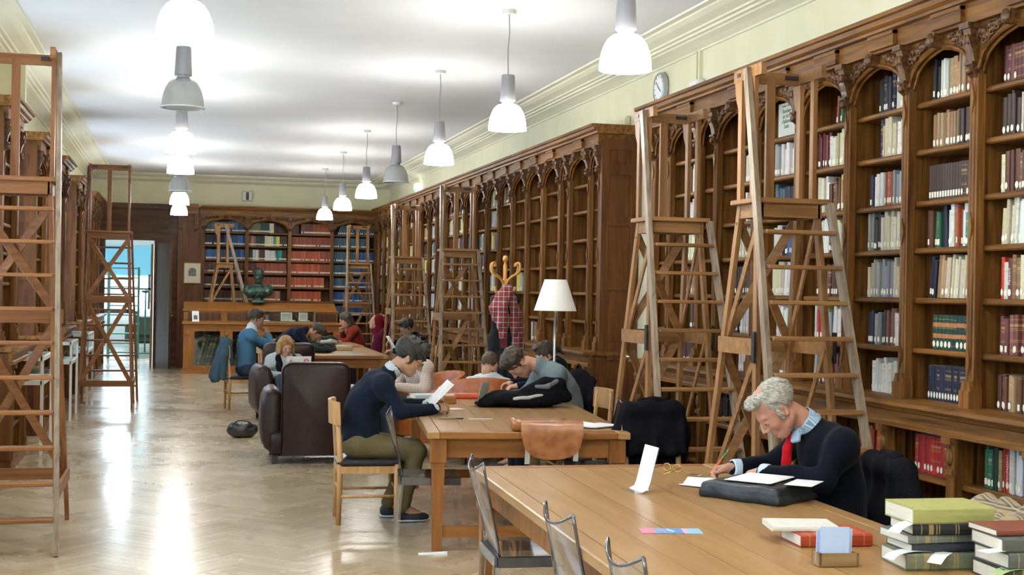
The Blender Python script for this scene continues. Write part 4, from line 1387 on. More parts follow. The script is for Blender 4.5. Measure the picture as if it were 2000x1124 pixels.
# ================================================================== SOFT SHAPES: smooth-union fields meshed by surface nets
def V3(p): return np.array(p, float)
class Sdf:
    def __init__(s, k=.02):
        s.k = k
        s.p = []
        s.cuts = []
    def cone(s, a, b, ra, rb=None, k=None, op='u'):
        s.p.append(('c', V3(a), V3(b), ra, ra if rb is None else rb, s.k if k is None else k, op)); return s
    def chain(s, pts, rs, k=None):
        for i in range(len(pts) - 1):
            s.cone(pts[i], pts[i + 1], rs[i], rs[i + 1], k)
        return s
    def ell(s, c, r, rot=None, k=None, op='u'):
        s.p.append(('e', V3(c), V3(r), np.eye(3) if rot is None else np.array(rot, float), 0, s.k if k is None else k, op)); return s
    def box(s, c, h, rot=None, rr=.01, k=None, op='u'):
        s.p.append(('b', V3(c), V3(h), np.eye(3) if rot is None else np.array(rot, float), rr, s.k if k is None else k, op)); return s
    def cut(s, n, d):
        """keep n.p < d"""
        s.cuts.append((V3(n), d)); return s
    def bounds(s, p):
        if p[0] == 'c':
            r = max(p[3], p[4])
            return np.minimum(p[1], p[2]) - r, np.maximum(p[1], p[2]) + r
        r = np.linalg.norm(p[2]) if p[0] == 'b' else max(p[2])
        return p[1] - r, p[1] + r
    def mesh(s, name, vox, mats, noise=None, smooth=True):
        lo = np.min([s.bounds(p)[0] for p in s.p if p[6] == 'u'], 0) - 3 * vox
        hi = np.max([s.bounds(p)[1] for p in s.p if p[6] == 'u'], 0) + 3 * vox
        n = np.ceil((hi - lo) / vox).astype(int) + 1
        F = np.full(n, 1.0, np.float32)
        ax = [lo[i] + vox * np.arange(n[i]) for i in range(3)]
        for p in s.p:
            k = p[5]
            b0, b1 = s.bounds(p)
            pad = k + 4 * vox
            i0 = np.clip(np.floor((b0 - pad - lo) / vox).astype(int), 0, n - 1)
            i1 = np.clip(np.ceil((b1 + pad - lo) / vox).astype(int) + 1, 1, n)
            if np.any(i1 <= i0):
                continue
            sl = tuple(slice(i0[q], i1[q]) for q in range(3))
            X, Y, Z = np.meshgrid(*[ax[q][sl[q]] for q in range(3)], indexing='ij')
            if p[0] == 'c':
                a, b, ra, rb_ = p[1], p[2], p[3], p[4]
                ab = b - a
                L2 = max(float(ab @ ab), 1e-9)
                t = np.clip(((X - a[0]) * ab[0] + (Y - a[1]) * ab[1] + (Z - a[2]) * ab[2]) / L2, 0, 1)
                d = np.sqrt((X - a[0] - t * ab[0]) ** 2 + (Y - a[1] - t * ab[1]) ** 2 + (Z - a[2] - t * ab[2]) ** 2) - (ra + (rb_ - ra) * t)
            else:
                M = p[3].T
                P = np.stack([X - p[1][0], Y - p[1][1], Z - p[1][2]], 0).reshape(3, -1)
                P = M @ P
                if p[0] == 'e':
                    r = p[2][:, None]
                    k0 = np.sqrt(((P / r) ** 2).sum(0))
                    k1 = np.sqrt(((P / (r * r)) ** 2).sum(0)) + 1e-9
                    d = (k0 * (k0 - 1) / k1).reshape(X.shape)
                else:
                    q = np.abs(P) - (p[2][:, None] - p[4])
                    d = (np.sqrt((np.maximum(q, 0) ** 2).sum(0)) + np.minimum(q.max(0), 0) - p[4]).reshape(X.shape)
            f = F[sl]
            if p[6] == 'u':
                h = np.clip(.5 + .5 * (f - d) / k, 0, 1)
                F[sl] = f * (1 - h) + d * h - k * h * (1 - h)
            else:
                d = -d
                h = np.clip(.5 - .5 * (f - d) / k, 0, 1)
                F[sl] = f * (1 - h) + d * h + k * h * (1 - h)
        if noise:
            amp, fr, sd = noise[:3]
            g = np.random.RandomState(sd)
            X, Y, Z = np.meshgrid(*ax, indexing='ij')
            w = 0
            for q in range(5):
                v = g.normal(size=3) * (V3((1, 1, .18)) if len(noise) > 3 else 1); v /= np.linalg.norm(v)
                w = w + np.sin((X * v[0] + Y * v[1] + Z * v[2]) * fr * g.uniform(.6, 1.7) + 2.2 * np.sin((X * v[1] + Y * v[2] + Z * v[0]) * fr * .4) + g.uniform(0, 6))
            F = F + (w * amp / 2.2).astype(np.float32)
        for nn, dd in s.cuts:
            X, Y, Z = np.meshgrid(*ax, indexing='ij')
            F = np.maximum(F, X * nn[0] + Y * nn[1] + Z * nn[2] - dd)
        F[0] = F[-1] = 1; F[:, 0] = F[:, -1] = 1; F[:, :, 0] = F[:, :, -1] = 1
        return nets(F, lo, vox, name, mats, smooth)

def nets(F, lo, vox, name, mats, smooth=True):
    S_ = F < 0
    n = F.shape
    cnt = np.zeros([q - 1 for q in n], np.int8)
    for a in (0, 1):
        for b in (0, 1):
            for c in (0, 1):
                cnt += S_[a:n[0] - 1 + a, b:n[1] - 1 + b, c:n[2] - 1 + c]
    act = (cnt > 0) & (cnt < 8)
    idx = np.argwhere(act)
    if len(idx) == 0:
        idx = np.zeros((0, 3), int)
    ids = np.full(act.shape, -1, np.int64)
    ids[act] = np.arange(len(idx))
    acc = np.zeros((len(idx), 3)); w = np.zeros(len(idx))
    C = [(0, 0, 0), (1, 0, 0), (0, 1, 0), (1, 1, 0), (0, 0, 1), (1, 0, 1), (0, 1, 1), (1, 1, 1)]
    vals = [F[idx[:, 0] + c[0], idx[:, 1] + c[1], idx[:, 2] + c[2]] for c in C]
    for i, j in ((0, 1), (2, 3), (4, 5), (6, 7), (0, 2), (1, 3), (4, 6), (5, 7), (0, 4), (1, 5), (2, 6), (3, 7)):
        a, b = vals[i], vals[j]
        m = (a < 0) != (b < 0)
        t = np.where(m, a / np.where(m, a - b, 1), 0)
        ci, cj = np.array(C[i]), np.array(C[j])
        acc += np.where(m[:, None], ci + (cj - ci) * t[:, None], 0)
        w += m
    V = (idx + acc / np.maximum(w, 1)[:, None]) * vox + lo
    faces = []
    for axis in range(3):
        o = [q for q in range(3) if q != axis]
        sl0 = [slice(None)] * 3; sl1 = [slice(None)] * 3
        sl0[axis] = slice(0, -1); sl1[axis] = slice(1, None)
        A, B = S_[tuple(sl0)], S_[tuple(sl1)]
        ch = A != B
        for q in o:
            s2 = [slice(None)] * 3
            s2[q] = 0; ch[tuple(s2)] = False
            s2[q] = -1; ch[tuple(s2)] = False
        e = np.argwhere(ch)
        if not len(e):
            continue
        fl = A[tuple(e.T)]
        def cell(d0, d1):
            c = e.copy(); c[:, o[0]] += d0; c[:, o[1]] += d1
            return ids[c[:, 0], c[:, 1], c[:, 2]]
        q = np.stack([cell(-1, -1), cell(0, -1), cell(0, 0), cell(-1, 0)], 1)
        if axis == 1:
            fl = ~fl
        q[~fl] = q[~fl][:, ::-1]
        faces.append(q)
    Q = np.concatenate(faces) if faces else np.zeros((0, 4), int)
    Q = Q[(Q >= 0).all(1)]
    me = D.meshes.new(name)
    me.vertices.add(len(V)); me.vertices.foreach_set('co', V.astype(np.float32).ravel())
    me.loops.add(len(Q) * 4); me.loops.foreach_set('vertex_index', Q.astype(np.int32).ravel())
    me.polygons.add(len(Q)); me.polygons.foreach_set('loop_start', np.arange(0, len(Q) * 4, 4, dtype=np.int32))
    me.polygons.foreach_set('loop_total', np.full(len(Q), 4, np.int32))
    me.update(calc_edges=True)
    for m in (mats if isinstance(mats, (list, tuple)) else [mats]):
        me.materials.append(m)
    me.polygons.foreach_set('use_smooth', np.full(len(Q), bool(smooth)))
    me.validate()
    return me

# ================================================================== PEOPLE
def skin_mat(name, c):
    m = noise_mat(name, tuple(v * .9 for v in c), tuple(min(1, v * 1.1) for v in c), (30, 30, 30), 3, .5, .02, .4)
    b = m.node_tree.nodes['Principled BSDF']
    b.inputs['Subsurface Weight'].default_value = .12
    b.inputs['Subsurface Radius'].default_value = (.02, .008, .005)
    return m
skin_pale = skin_mat('skin_pale', (.47, .25, .165))
skin_ruddy = skin_mat('skin_ruddy', (.46, .225, .15))
skin_warm = skin_mat('skin_warm', (.44, .245, .145))
skin_olive = skin_mat('skin_olive', (.35, .19, .115))
def cloth(name, c, var=.25, rough=.9, sc=180, sheen=.04):
    var *= .6
    return noise_mat(name, tuple(v * (1 - var) for v in c), tuple(v * (1 + var) for v in c), (sc, sc, sc), 3, rough, .08, .06, sheen=sheen)
def hair_mat(name, c1, c2):
    return noise_mat(name, c1, c2, (55, 55, 160), 4, .5, .5, .4)
hair_black = hair_mat('hair_black', (.008, .007, .006), (.035, .028, .022))
hair_brown = hair_mat('hair_brown', (.022, .014, .009), (.07, .045, .028))
hair_grey = hair_mat('hair_grey', (.16, .15, .12), (.45, .43, .36))
hair_blond = hair_mat('hair_blond', (.17, .085, .022), (.42, .25, .085))
hair_short = hair_mat('hair_cropped', (.045, .03, .02), (.10, .07, .045))
lips = mat('lips', (.42, .16, .12), .5)
eye_dark = mat('eye_dark', (.02, .015, .01), .2)

def rotm(pitch=0, yaw=0, roll=0):
    """head frame: x forward, y left, z up; pitch>0 looks down"""
    return np.array(Matrix.Rotation(R(yaw), 3, 'Z') @ Matrix.Rotation(R(pitch), 3, 'Y') @ Matrix.Rotation(R(roll), 3, 'X'))

def head_prims(f, c, M, s=1.0):
    def T(p): return V3(c) + M @ (V3(p) * s)
    def E(p, r, k=.015, op='u', rot=None):
        f.ell(T(p), V3(r) * s, M if rot is None else M @ rot, k, op)
    E((-.012, 0, .032), (.098, .076, .088))
    E((.028, 0, -.035), (.064, .062, .082), .03)
    E((.062, 0, -.098), (.026, .026, .020), .03)
    for sy in (-1, 1):
        E((.052, sy * .036, -.032), (.028, .024, .022), .02)
        f.cone(T((-.01, sy * .055, -.06)), T((.055, sy * .02, -.10)), .018 * s, .016 * s, .03)
    E((.078, 0, .020), (.018, .048, .013), .012)
    for sy in (-1, 1):
        E((.101, sy * .032, -.004), (.013, .017, .010), .008, 's')
        E((.080, sy * .031, -.005), (.0125, .0135, .0115), .004)
    f.cone(T((.090, 0, .006)), T((.113, 0, -.034)), .008 * s, .0125 * s, .012)
    for sy in (-1, 1):
        E((.102, sy * .012, -.040), (.010, .008, .008), .008)
    E((.090, 0, -.066), (.010, .024, .0055), .006)
    E((.088, 0, -.076), (.010, .021, .006), .006)
    E((.098, 0, -.0712), (.008, .022, .0016), .003, 's')
    for sy in (-1, 1):
        tilt = np.array(Matrix.Rotation(R(-12), 3, 'Y') @ Matrix.Rotation(R(sy * 22), 3, 'Z'))
        E((-.008, sy * .078, -.012), (.020, .009, .033), .006, 'u', tilt)
        E((-.004, sy * .087, -.010), (.011, .006, .020), .006, 's', tilt)

def hand_prims(f, w, d, up, curl=(35, 45), side=1, s=1.0, spread=.0, thumb=None):
    """w wrist, d wrist->knuckles, up = back of hand; side=+1: thumb on the left of d seen from the back"""
    w, d, up = V3(w), V3(d), V3(up)
    d /= np.linalg.norm(d)
    ac = np.cross(up, d); ac /= np.linalg.norm(ac)       # to the left of d
    up = np.cross(d, ac)
    Mh = np.stack([d, ac, up], 1)
    f.box(w + d * .048 * s, V3((.046, .038, .013)) * s, Mh, .012 * s, .012)
    f.cone(w - d * .01, w + d * .03 * s, .026 * s, .024 * s, .02)
    for i, (off, ln) in enumerate(((.030, .066), (.010, .076), (-.011, .071), (-.030, .055))):
        b = w + d * (.088 - (.006 if i == 3 else 0)) * s + ac * off * side * s
        c0, c1 = R(curl[0] + i * 4), R(curl[1])
        dd = d + ac * side * spread * (1.5 - i) * .3
        d0 = dd * math.cos(c0) - up * math.sin(c0)
        d1 = dd * math.cos(c0 + c1) - up * math.sin(c0 + c1)
        m = b + d0 * ln * .52 * s
        f.cone(b, m, .0094 * s, .0086 * s, .005)
        f.cone(m, m + d1 * ln * .48 * s, .0086 * s, .0070 * s, .004)
    tb = w + d * .028 * s + ac * .030 * side * s
    td = (d * .75 + ac * side * .6 - up * .35) if thumb is None else V3(thumb)
    td = td / np.linalg.norm(td)
    tm = tb + td * .038 * s
    f.cone(tb, tm, .0125 * s, .0105 * s, .008)
    t2 = td * .8 + d * .4 - up * .1
    f.cone(tm, tm + t2 / np.linalg.norm(t2) * .030 * s, .0105 * s, .008 * s, .004)

def person(label, loc, rotz, J, top, trousers, hair, skin, vox=.009, wrinkle=.004, sleeves='long', shoes=True, hair_noise=(.0035, 150, 3, 1), extra=None, low_neck=0):
    """J: joints in the person's own frame (x forward, y left, z up)"""
    t = thing('person', label, 'person', (*loc, 0), rotz, 'readers in the library')
    j = dict(hip=(0, 0, .56), belly=(.03, 0, .72), chest=(.08, 0, .90), neck=(.13, 0, 1.08), head=(.20, 0, 1.22), hrot=(20, 0, 0),
             shl=(.10, .185, 1.02), shr=(.10, -.185, 1.02), ell=(.18, .27, .80), elr=(.18, -.27, .80), wrl=(.42, .16, .80), wrr=(.42, -.16, .80),
             hdl=(1, -.2, -.1), hdr=(1, .2, -.1), upl=(0, .2, 1), upr=(0, -.2, 1), curl=(30, 40), curlr=None,
             knl=(.44, .12, .52), knr=(.44, -.12, .52), anl=(.42, .12, .09), anr=(.42, -.12, .09), scale=1.0, fem=0)
    j.update(J)
    sc = j['scale']
    Mh = rotm(*j['hrot'])
    sp = V3(j['neck']) - V3(j['hip'])
    f = Sdf(.03)
    tw = .155 if not j['fem'] else .135
    def torso(g, o):
        spine = V3(j['neck']) - V3(j['chest']); spine /= np.linalg.norm(spine)
        lat = V3(j['shl']) - V3(j['shr']); lat /= np.linalg.norm(lat)
        fw = np.cross(lat, spine); fw /= np.linalg.norm(fw)
        Mt = np.stack([fw, lat, np.cross(fw, lat)], 1)
        g.ell(j['hip'], V3((.125, .165, .115)) + o, None, .04)
        g.ell(j['belly'], V3((.118, tw, .15)) + o, None, .06)
        g.ell(j['chest'], V3((.112, tw + .01, .18)) + o, Mt, .06)
        g.cone(j['shl'], j['shr'], .062 + o, .062 + o, .06)
        g.ell((V3(j['shl']) + V3(j['shr']) + V3(j['chest'])) / 3, V3((.10, .15, .11)) + o, Mt, .06)
    def arm(g, s_, o, to=1.0):
        sh, el, wr = V3(j['sh' + s_]), V3(j['el' + s_]), V3(j['wr' + s_])
        g.cone(sh, el, .047 + o, .041 + o, .05)
        e2 = el + (wr - el) * to
        g.cone(el, e2, .042 + o, .042 + (.029 - .042) * to + o, .02)
    def legs(g, o):
        for s_ in 'lr':
            sy = 1 if s_ == 'l' else -1
            hp = V3(j['hip']) + V3((0, sy * .09, -.02))
            g.cone(hp, j['kn' + s_], .085 + o, .058 + o, .04)
            g.cone(j['kn' + s_], j['an' + s_], .056 + o, .037 + o, .02)
    torso(f, 0)
    for s_ in 'lr':
        arm(f, s_, 0)
    legs(f, 0)
    nk = V3(j['head']) + Mh @ V3((-.035, 0, -.075))
    f.cone(j['neck'], nk, .056, .054, .03)
    head_prims(f, j['head'], Mh, sc)
    for s_, sd in (('l', -1), ('r', 1)):
        hand_prims(f, j['wr' + s_], j['hd' + s_], j['up' + s_], (j['curlr'] if s_ == 'r' and j['curlr'] else j['curl']), sd, 1.0, j.get('spread', 0), j.get('thumb' + s_))
    for s_ in 'lr':
        a = V3(j['an' + s_])
        f.cone(a, (a[0] + .14, a[1], .035), .036, .03, .03)
    put('body', f.mesh('body', vox, skin), t)
    # eyes and brows
    e = MB()
    for sy in (-1, 1):
        p = V3(j['head']) + Mh @ (V3((.0885, sy * .031, -.006)) * sc)
        e.ell(p, (.006, .008, .0035), 8, 5, rot=Matrix(Mh.tolist()))
    e.build('eyes', eye_dark, t, True)
    # top
    g = Sdf(.03)
    torso(g, .012)
    if sleeves != 'none':
        for s_ in 'lr':
            arm(g, s_, .011, 1.0 if sleeves == 'long' else .15)
    nv = V3(j['neck']) - V3(j['chest']); nv /= np.linalg.norm(nv)
    g.cone(j['neck'], V3(j['neck']) + nv * .012, .066 - low_neck, .062 - low_neck, .03)
    put('top', g.mesh('top', vox, top, (wrinkle * 1.25, 34, len(label))), t)
    # trousers
    q = Sdf(.03)
    q.ell(V3(j['hip']) - V3((0, 0, .005)), (.14, .178, .122), None, .04)
    legs(q, .012)
    put('trousers', q.mesh('trousers', vox * 1.1, trousers, (wrinkle * .8, 35, 5 + len(label))), t)
    if shoes:
        for s_ in 'lr':
            a = V3(j['an' + s_])
            h = Sdf(.03)
            h.ell((a[0] - .01, a[1], .05), (.05, .042, .05)).ell((a[0] + .09, a[1], .035), (.105, .046, .036)).cut((0, 0, -1), -.012)
            so_ = put('shoe', h.mesh('shoe', .009, mat('dark_shoe', (.012, .013, .02), .6)), t)
            MB().ell((a[0] + .06, a[1], .012), (.14, .05, .012), 14, 6).build('sole', mat('pale_sole', (.45, .55, .62), .6), so_, True)
    # hair
    if hair:
        hm, fn = hair
        h = Sdf(.02)
        def T(p): return V3(j['head']) + Mh @ (V3(p) * sc)
        def E(p, r, k=.02, op='u', rot=None): h.ell(T(p), V3(r) * sc, Mh if rot is None else Mh @ rot, k, op)
        fn(E, h, T)
        put('hair', h.mesh('hair', min(vox, .008), hm, hair_noise), t)
    if extra:
        extra(t, j, Mh, sc)
    return t, j, Mh

def hair_full(E, h, T):
    E((-.02, 0, .048), (.106, .086, .092))
    E((.03, 0, .105), (.07, .066, .035))
    E((.105, 0, -.055), (.075, .10, .095), .02, 's')
    for sy in (-1, 1):
        E((.01, sy * .1, -.03), (.03, .03, .045), .01, 's')
        E((.004, sy * .074, .0), (.012, .010, .035), .01)
    E((-.02, 0, -.15), (.16, .12, .085), .02, 's')
def hair_fringe(E, h, T):          # thick straight hair falling over the forehead
    E((-.02, 0, .05), (.112, .092, .098))
    E((.055, 0, .09), (.062, .075, .04))
    for k_, y in enumerate((-.055, -.03, -.005, .02, .045, .065)):
        h.cone(T((.06, y, .10)), T((.105 + .006 * (k_ % 2), y * 1.05, .035 - .012 * (k_ % 3))), .018, .006, .012)
    E((.12, 0, -.065), (.075, .11, .092), .015, 's')
    for sy in (-1, 1):
        E((.008, sy * .1, -.04), (.03, .03, .045), .01, 's')
        E((.012, sy * .078, .0), (.016, .010, .04), .01)
    E((-.02, 0, -.155), (.16, .12, .085), .02, 's')
    for a in range(10):
        h.cone(T((-.05 + .012 * a, .03 * math.sin(a * 2.1), .125)), T((-.09 + .022 * a, .06 * math.sin(a * 2.1), .158 + .008 * math.cos(a * 3))), .014, .004, .01)
def hair_receding(E, h, T):        # grey, thin on top, full at sides
    E((-.028, 0, .040), (.098, .088, .080))
    E((.055, 0, .095), (.045, .06, .028))
    E((.02, 0, .175), (.07, .045, .056), .02, 's')
    E((.11, 0, -.05), (.078, .10, .088), .02, 's')
    for sy in (-1, 1):
        E((.012, sy * .1, -.03), (.024, .03, .04), .01, 's')
        E((.018, sy * .075, -.01), (.013, .011, .032), .01)
    E((-.02, 0, -.155), (.16, .12, .09), .02, 's')
def hair_cropped(E, h, T):
    E((-.016, 0, .038), (.100, .080, .088))
    E((.10, 0, -.06), (.068, .10, .09), .02, 's')
    for sy in (-1, 1):
        E((.005, sy * .1, -.03), (.03, .028, .045), .01, 's')
    E((-.02, 0, -.15), (.16, .12, .085), .02, 's')
def hair_bob(E, h, T):             # chin-length blond bob
    E((-.02, 0, .045), (.108, .092, .092))
    for sy in (-1, 1):
        h.cone(T((.0, sy * .085, .04)), T((.02, sy * .098, -.085)), .028, .024, .03)
        h.cone(T((.03, sy * .078, .07)), T((.05, sy * .088, -.07)), .02, .015, .02)
        h.cone(T((-.05, sy * .06, .0)), T((-.04, sy * .07, -.10)), .05, .04, .03)
    h.cone(T((.06, -.04, .11)), T((.085, .055, .06)), .025, .02, .02)
    E((.118, 0, -.045), (.06, .068, .10), .012, 's')
def hair_long(E, h, T):
    E((-.02, 0, .045), (.106, .088, .092))
    h.cone(T((-.05, 0, .02)), T((-.08, 0, -.17)), .075, .06, .04)
    for sy in (-1, 1):
        h.cone(T((-.02, sy * .07, .03)), T((-.02, sy * .078, -.12)), .03, .03, .03)
    E((.11, 0, -.05), (.07, .09, .10), .015, 's')
def hair_bun(E, h, T):
    hair_full(E, h, T)
    E((-.125, 0, .02), (.035, .035, .035), .02)
    h.cone(T((-.13, 0, .01)), T((-.16, .01, -.06)), .02, .008, .02)

def striped(name, c1, c2, freq, axis=0):
    m = mat(name, c1, .85)
    nt, N, L, b = nodes(m)
    tc = N.new('ShaderNodeTexCoord')
    w = N.new('ShaderNodeTexWave')
    w.bands_direction = 'XYZ'[axis]
    w.inputs['Scale'].default_value = freq
    L.new(tc.outputs['Object'], w.inputs['Vector'])
    rp = ramp(nt, [(.35, c1), (.6, c2)])
    L.new(w.outputs['Fac'], rp.inputs[0])
    L.new(rp.outputs[0], b.inputs['Base Color'])
    return m
def checked(name, base, c2, c3, freq, seedrot=0):
    """tartan / gingham from crossed wave bands"""
    m = mat(name, base, .9, sheen=.2)
    nt, N, L, b = nodes(m)
    tc = N.new('ShaderNodeTexCoord')
    col = None
    last = None
    for axis, (cc, fr, lo, hi) in ((('X', (c2, freq, .55, .7))), (('Z', (c2, freq, .55, .7))), (('X', (c3, freq, .93, .97))), (('Z', (c3, freq, .93, .97)))):
        w = N.new('ShaderNodeTexWave')
        w.bands_direction = axis
        w.inputs['Scale'].default_value = fr
        w.inputs['Distortion'].default_value = .4
        L.new(tc.outputs['Object'], w.inputs['Vector'])
        mr = N.new('ShaderNodeMapRange')
        mr.inputs[1].default_value = lo; mr.inputs[2].default_value = hi
        mr.inputs[4].default_value = .6
        L.new(w.outputs['Fac'], mr.inputs[0])
        mx = N.new('ShaderNodeMix'); mx.data_type = 'RGBA'
        L.new(mr.outputs[0], mx.inputs['Factor'])
        if last is None:
            mx.inputs['A'].default_value = (*base, 1)
        else:
            L.new(last, mx.inputs['A'])
        mx.inputs['B'].default_value = (*cc, 1)
        last = mx.outputs['Result']
    L.new(last, b.inputs['Base Color'])
    return m
# ------------------------------------------------------------------ the readers
navy_knit = cloth('navy_knit', (.009, .013, .025), .35)
black_knit = cloth('black_knit', (.0045, .0055, .010), .4)
khaki = cloth('khaki_cotton', (.13, .105, .05), .2)
dark_trousers = cloth('dark_trousers', (.02, .02, .025), .2)
denim = cloth('denim', (.03, .045, .07), .25)
shirt_blue = striped('striped_shirt', (.16, .30, .46), (.50, .60, .68), 110, 1)
tie_red = cloth('red_tie', (.42, .006, .012), .1, .55)

def old_extras(t, j, Mh, sc):
    # shirt collar, tie, cuffs, brows
    n, hd = V3(j['neck']), V3(j['head'])
    c = Sdf(.01)
    ax = hd + Mh @ V3((-.035, 0, -.075)) - n
    ax /= np.linalg.norm(ax)
    base = n + ax * .006
    c.cone(base, base + ax * .04, .068, .066, .008)
    c.cone(base - ax * .03, base + ax * .10, .059, .059, .004, 's')
    c.cut(ax, float(ax @ (base + ax * .052))).cut(-ax, float(-ax @ (base - ax * .025)))
    for sy in (-1, 1):     # collar points
        c.box(n + V3((.075, sy * .03, -.045)), (.012, .024, .035), rotm(-25, sy * 25, sy * 18), .006, .012)
    put('collar', c.mesh('collar', .006, shirt_blue), t)
    k_ = Sdf(.01)
    p = n + V3((.088, 0, -.05))
    k_.ell(p, (.018, .02, .02)).chain([p, p + V3((.018, .0, -.06)), p + V3((.022, 0, -.13))], [.015, .022, .024])
    put('tie', k_.mesh('tie', .006, tie_red), t)
    for s_ in 'lr':
        w, d = V3(j['wr' + s_]), V3(j['wr' + s_]) - V3(j['el' + s_])
        d /= np.linalg.norm(d)
        u = Sdf(.005)
        u.cone(w - d * .05, w + d * .03, .0425, .041).cut(d, float(d @ (w + d * .014))).cut(-d, float(-d @ (w - d * .03)))
        put('cuff', u.mesh('cuff', .006, mat('cuff_white', (.55, .66, .78), .8)), t)
OLD, jo, mo = person('grey haired man in navy pullover and red tie writing at the nearest table', (3.02, 5.62), R(172), dict(
    hip=(.0, 0, .52), belly=(.03, 0, .68), chest=(.06, 0, .86), neck=(.165, .0, 1.055), head=(.335, .015, 1.135), hrot=(48, 4, 0),
    shl=(.075, .20, .985), shr=(.11, -.195, .985), ell=(.17, .20, .83), elr=(.24, -.36, .82), wrl=(.37, -.03, .83), wrr=(.43, -.315, .815),
    hdl=(.35, -.95, -.08), hdr=(.75, -.15, -.12), upl=(.2, 0, 1), upr=(-.1, -.45, .9), curl=(14, 14), curlr=(48, 62), scale=1.03,
    thumbr=(.9, .15, -.45)), black_knit, dark_trousers, (hair_grey, hair_receding), skin_ruddy, .0065, .0035, extra=old_extras, hair_noise=(.0025, 170, 4))

def specs(t, j, Mh, sc, m=None):
    g = MB()
    def T(p): return V3(j['head']) + Mh @ (V3(p) * sc)
    for sy in (-1, 1):
        g.tube([T((.108, sy * .034 + .022 * math.cos(a), -.006 + .016 * math.sin(a))) for a in [2 * math.pi * q / 14 for q in range(15)]], .0022, 5)
        g.tube([T((.105, sy * .056, -.002)), T((.05, sy * .078, .004)), T((-.005, sy * .082, .002))], .0022, 5)
    g.tube([T((.109, -.012, -.002)), T((.111, 0, .002)), T((.109, .012, -.002))], .0022, 5)
    g.build('spectacles', m or brass, t, True)
white_shirt = cloth('white_shirt', (.60, .64, .66), .08)
def reader_extras(t, j, Mh, sc):
    specs(t, j, Mh, sc, mat('brown_frame', (.12, .05, .02), .3))
    n, hd = V3(j['neck']), V3(j['head'])
    ax = hd + Mh @ V3((-.035, 0, -.075)) - n
    ax /= np.linalg.norm(ax)
    c = Sdf(.01)
    base = n + ax * .0
    c.cut(ax, float(ax @ (base + ax * .045))).cut(-ax, float(-ax @ (base - ax * .02)))
    c.cone(base, base + ax * .036, .068, .066, .01)
    c.cone(base - ax * .04, base + ax * .10, .060, .060, .006, 's')
    put('collar', c.mesh('collar', .006, striped('pale_check', (.62, .68, .70), (.42, .48, .50), 40, 2)), t)
    for s_ in 'lr':
        w, d = V3(j['wr' + s_]), V3(j['wr' + s_]) - V3(j['el' + s_])
        d /= np.linalg.norm(d)
        u = Sdf(.005)
        u.cone(w - d * .05, w + d * .03, .0425, .041).cut(d, float(d @ (w + d * .012))).cut(-d, float(-d @ (w - d * .03)))
        put('cuff', u.mesh('cuff', .006, striped('striped_cuff', (.8, .82, .82), (.2, .35, .4), 60, 0)), t)
AS, ja, ma = person('black haired man in navy jumper reading an open book at satchel table', (1.285, 9.47), R(-3), dict(
    hip=(.0, 0, .56), belly=(.0, 0, .70), chest=(.05, 0, .88), neck=(.215, 0, 1.065), head=(.345, 0, 1.165), hrot=(30, -4, 0),
    shl=(.15, .18, .985), shr=(.14, -.185, .98), ell=(.28, .24, .80), elr=(.26, -.26, .80), wrl=(.50, .12, .815), wrr=(.52, -.12, .805),
    hdl=(.85, -.2, .1), hdr=(.85, .25, .1), upl=(.1, .75, .5), upr=(.1, -.75, .5), curl=(35, 55), scale=1.02,
    knl=(.40, .12, .50), knr=(.40, -.10, .50), anl=(.22, .10, .11), anr=(.30, -.10, .10)), navy_knit, khaki, (hair_black, hair_fringe), skin_warm, .0075, .0035, extra=reader_extras, hair_noise=(.003, 190, 8, 1))

grey_tee = cloth('grey_jersey', (.15, .19, .20), .15)
person('man in grey long-sleeved shirt bending low over his papers', (3.13, 10.42), R(180), dict(
    hip=(.0, 0, .55), belly=(.02, 0, .70), chest=(.09, 0, .89), neck=(.27, 0, 1.05), head=(.455, 0, 1.075), hrot=(68, 10, 0),
    shl=(.17, .20, .99), shr=(.19, -.19, .99), ell=(.28, .28, .80), elr=(.30, -.28, .80), wrl=(.52, .12, .79), wrr=(.52, -.12, .79), curl=(30, 40)),
    grey_tee, denim, (hair_brown, hair_full), skin_pale, .009, .004, hair_noise=(.005, 130, 2))
person('dark haired person half hidden behind the grey-shirted man', (3.45, 11.8), R(178), dict(
    hip=(.0, 0, .54), neck=(.10, 0, .96), head=(.14, 0, 1.065), hrot=(25, 0, 0), chest=(.05, 0, .86), shl=(.06, .18, .97), shr=(.06, -.18, .97)),
    black_knit, dark_trousers, (hair_brown, hair_bun), skin_pale, .012)
def buzz_extras(t, j, Mh, sc):
    c = Sdf(.01)
    n = V3(j['neck'])
    c.cone(n + V3((0, 0, -.005)), n + V3((.008, 0, .045)), .076, .068, .01)
    put('collar', c.mesh('collar', .009, cloth('navy_collar', (.01, .015, .04))), t)
person('close-cropped man seen from behind in the tan tub chair', (2.93, 12.52), R(62), dict(
    hip=(-.02, 0, .52), belly=(-.02, 0, .62), chest=(.0, 0, .68), neck=(.03, 0, .82), head=(.065, 0, .935), hrot=(22, -10, 0),
    shl=(.02, .18, .735), shr=(.02, -.18, .735), ell=(.16, .27, .64), elr=(.18, -.30, .66), wrl=(.38, .14, .66), wrr=(.36, -.22, .70), scale=1.02),
    striped('sailor_stripe', (.62, .64, .62), (.40, .44, .46), 20, 2), dark_trousers, (hair_short, hair_cropped), skin_pale, .010, extra=buzz_extras, hair_noise=(.0015, 200, 2))
gingham = checked('brown_gingham', (.55, .45, .36), (.16, .08, .06), (.75, .7, .6), 14)
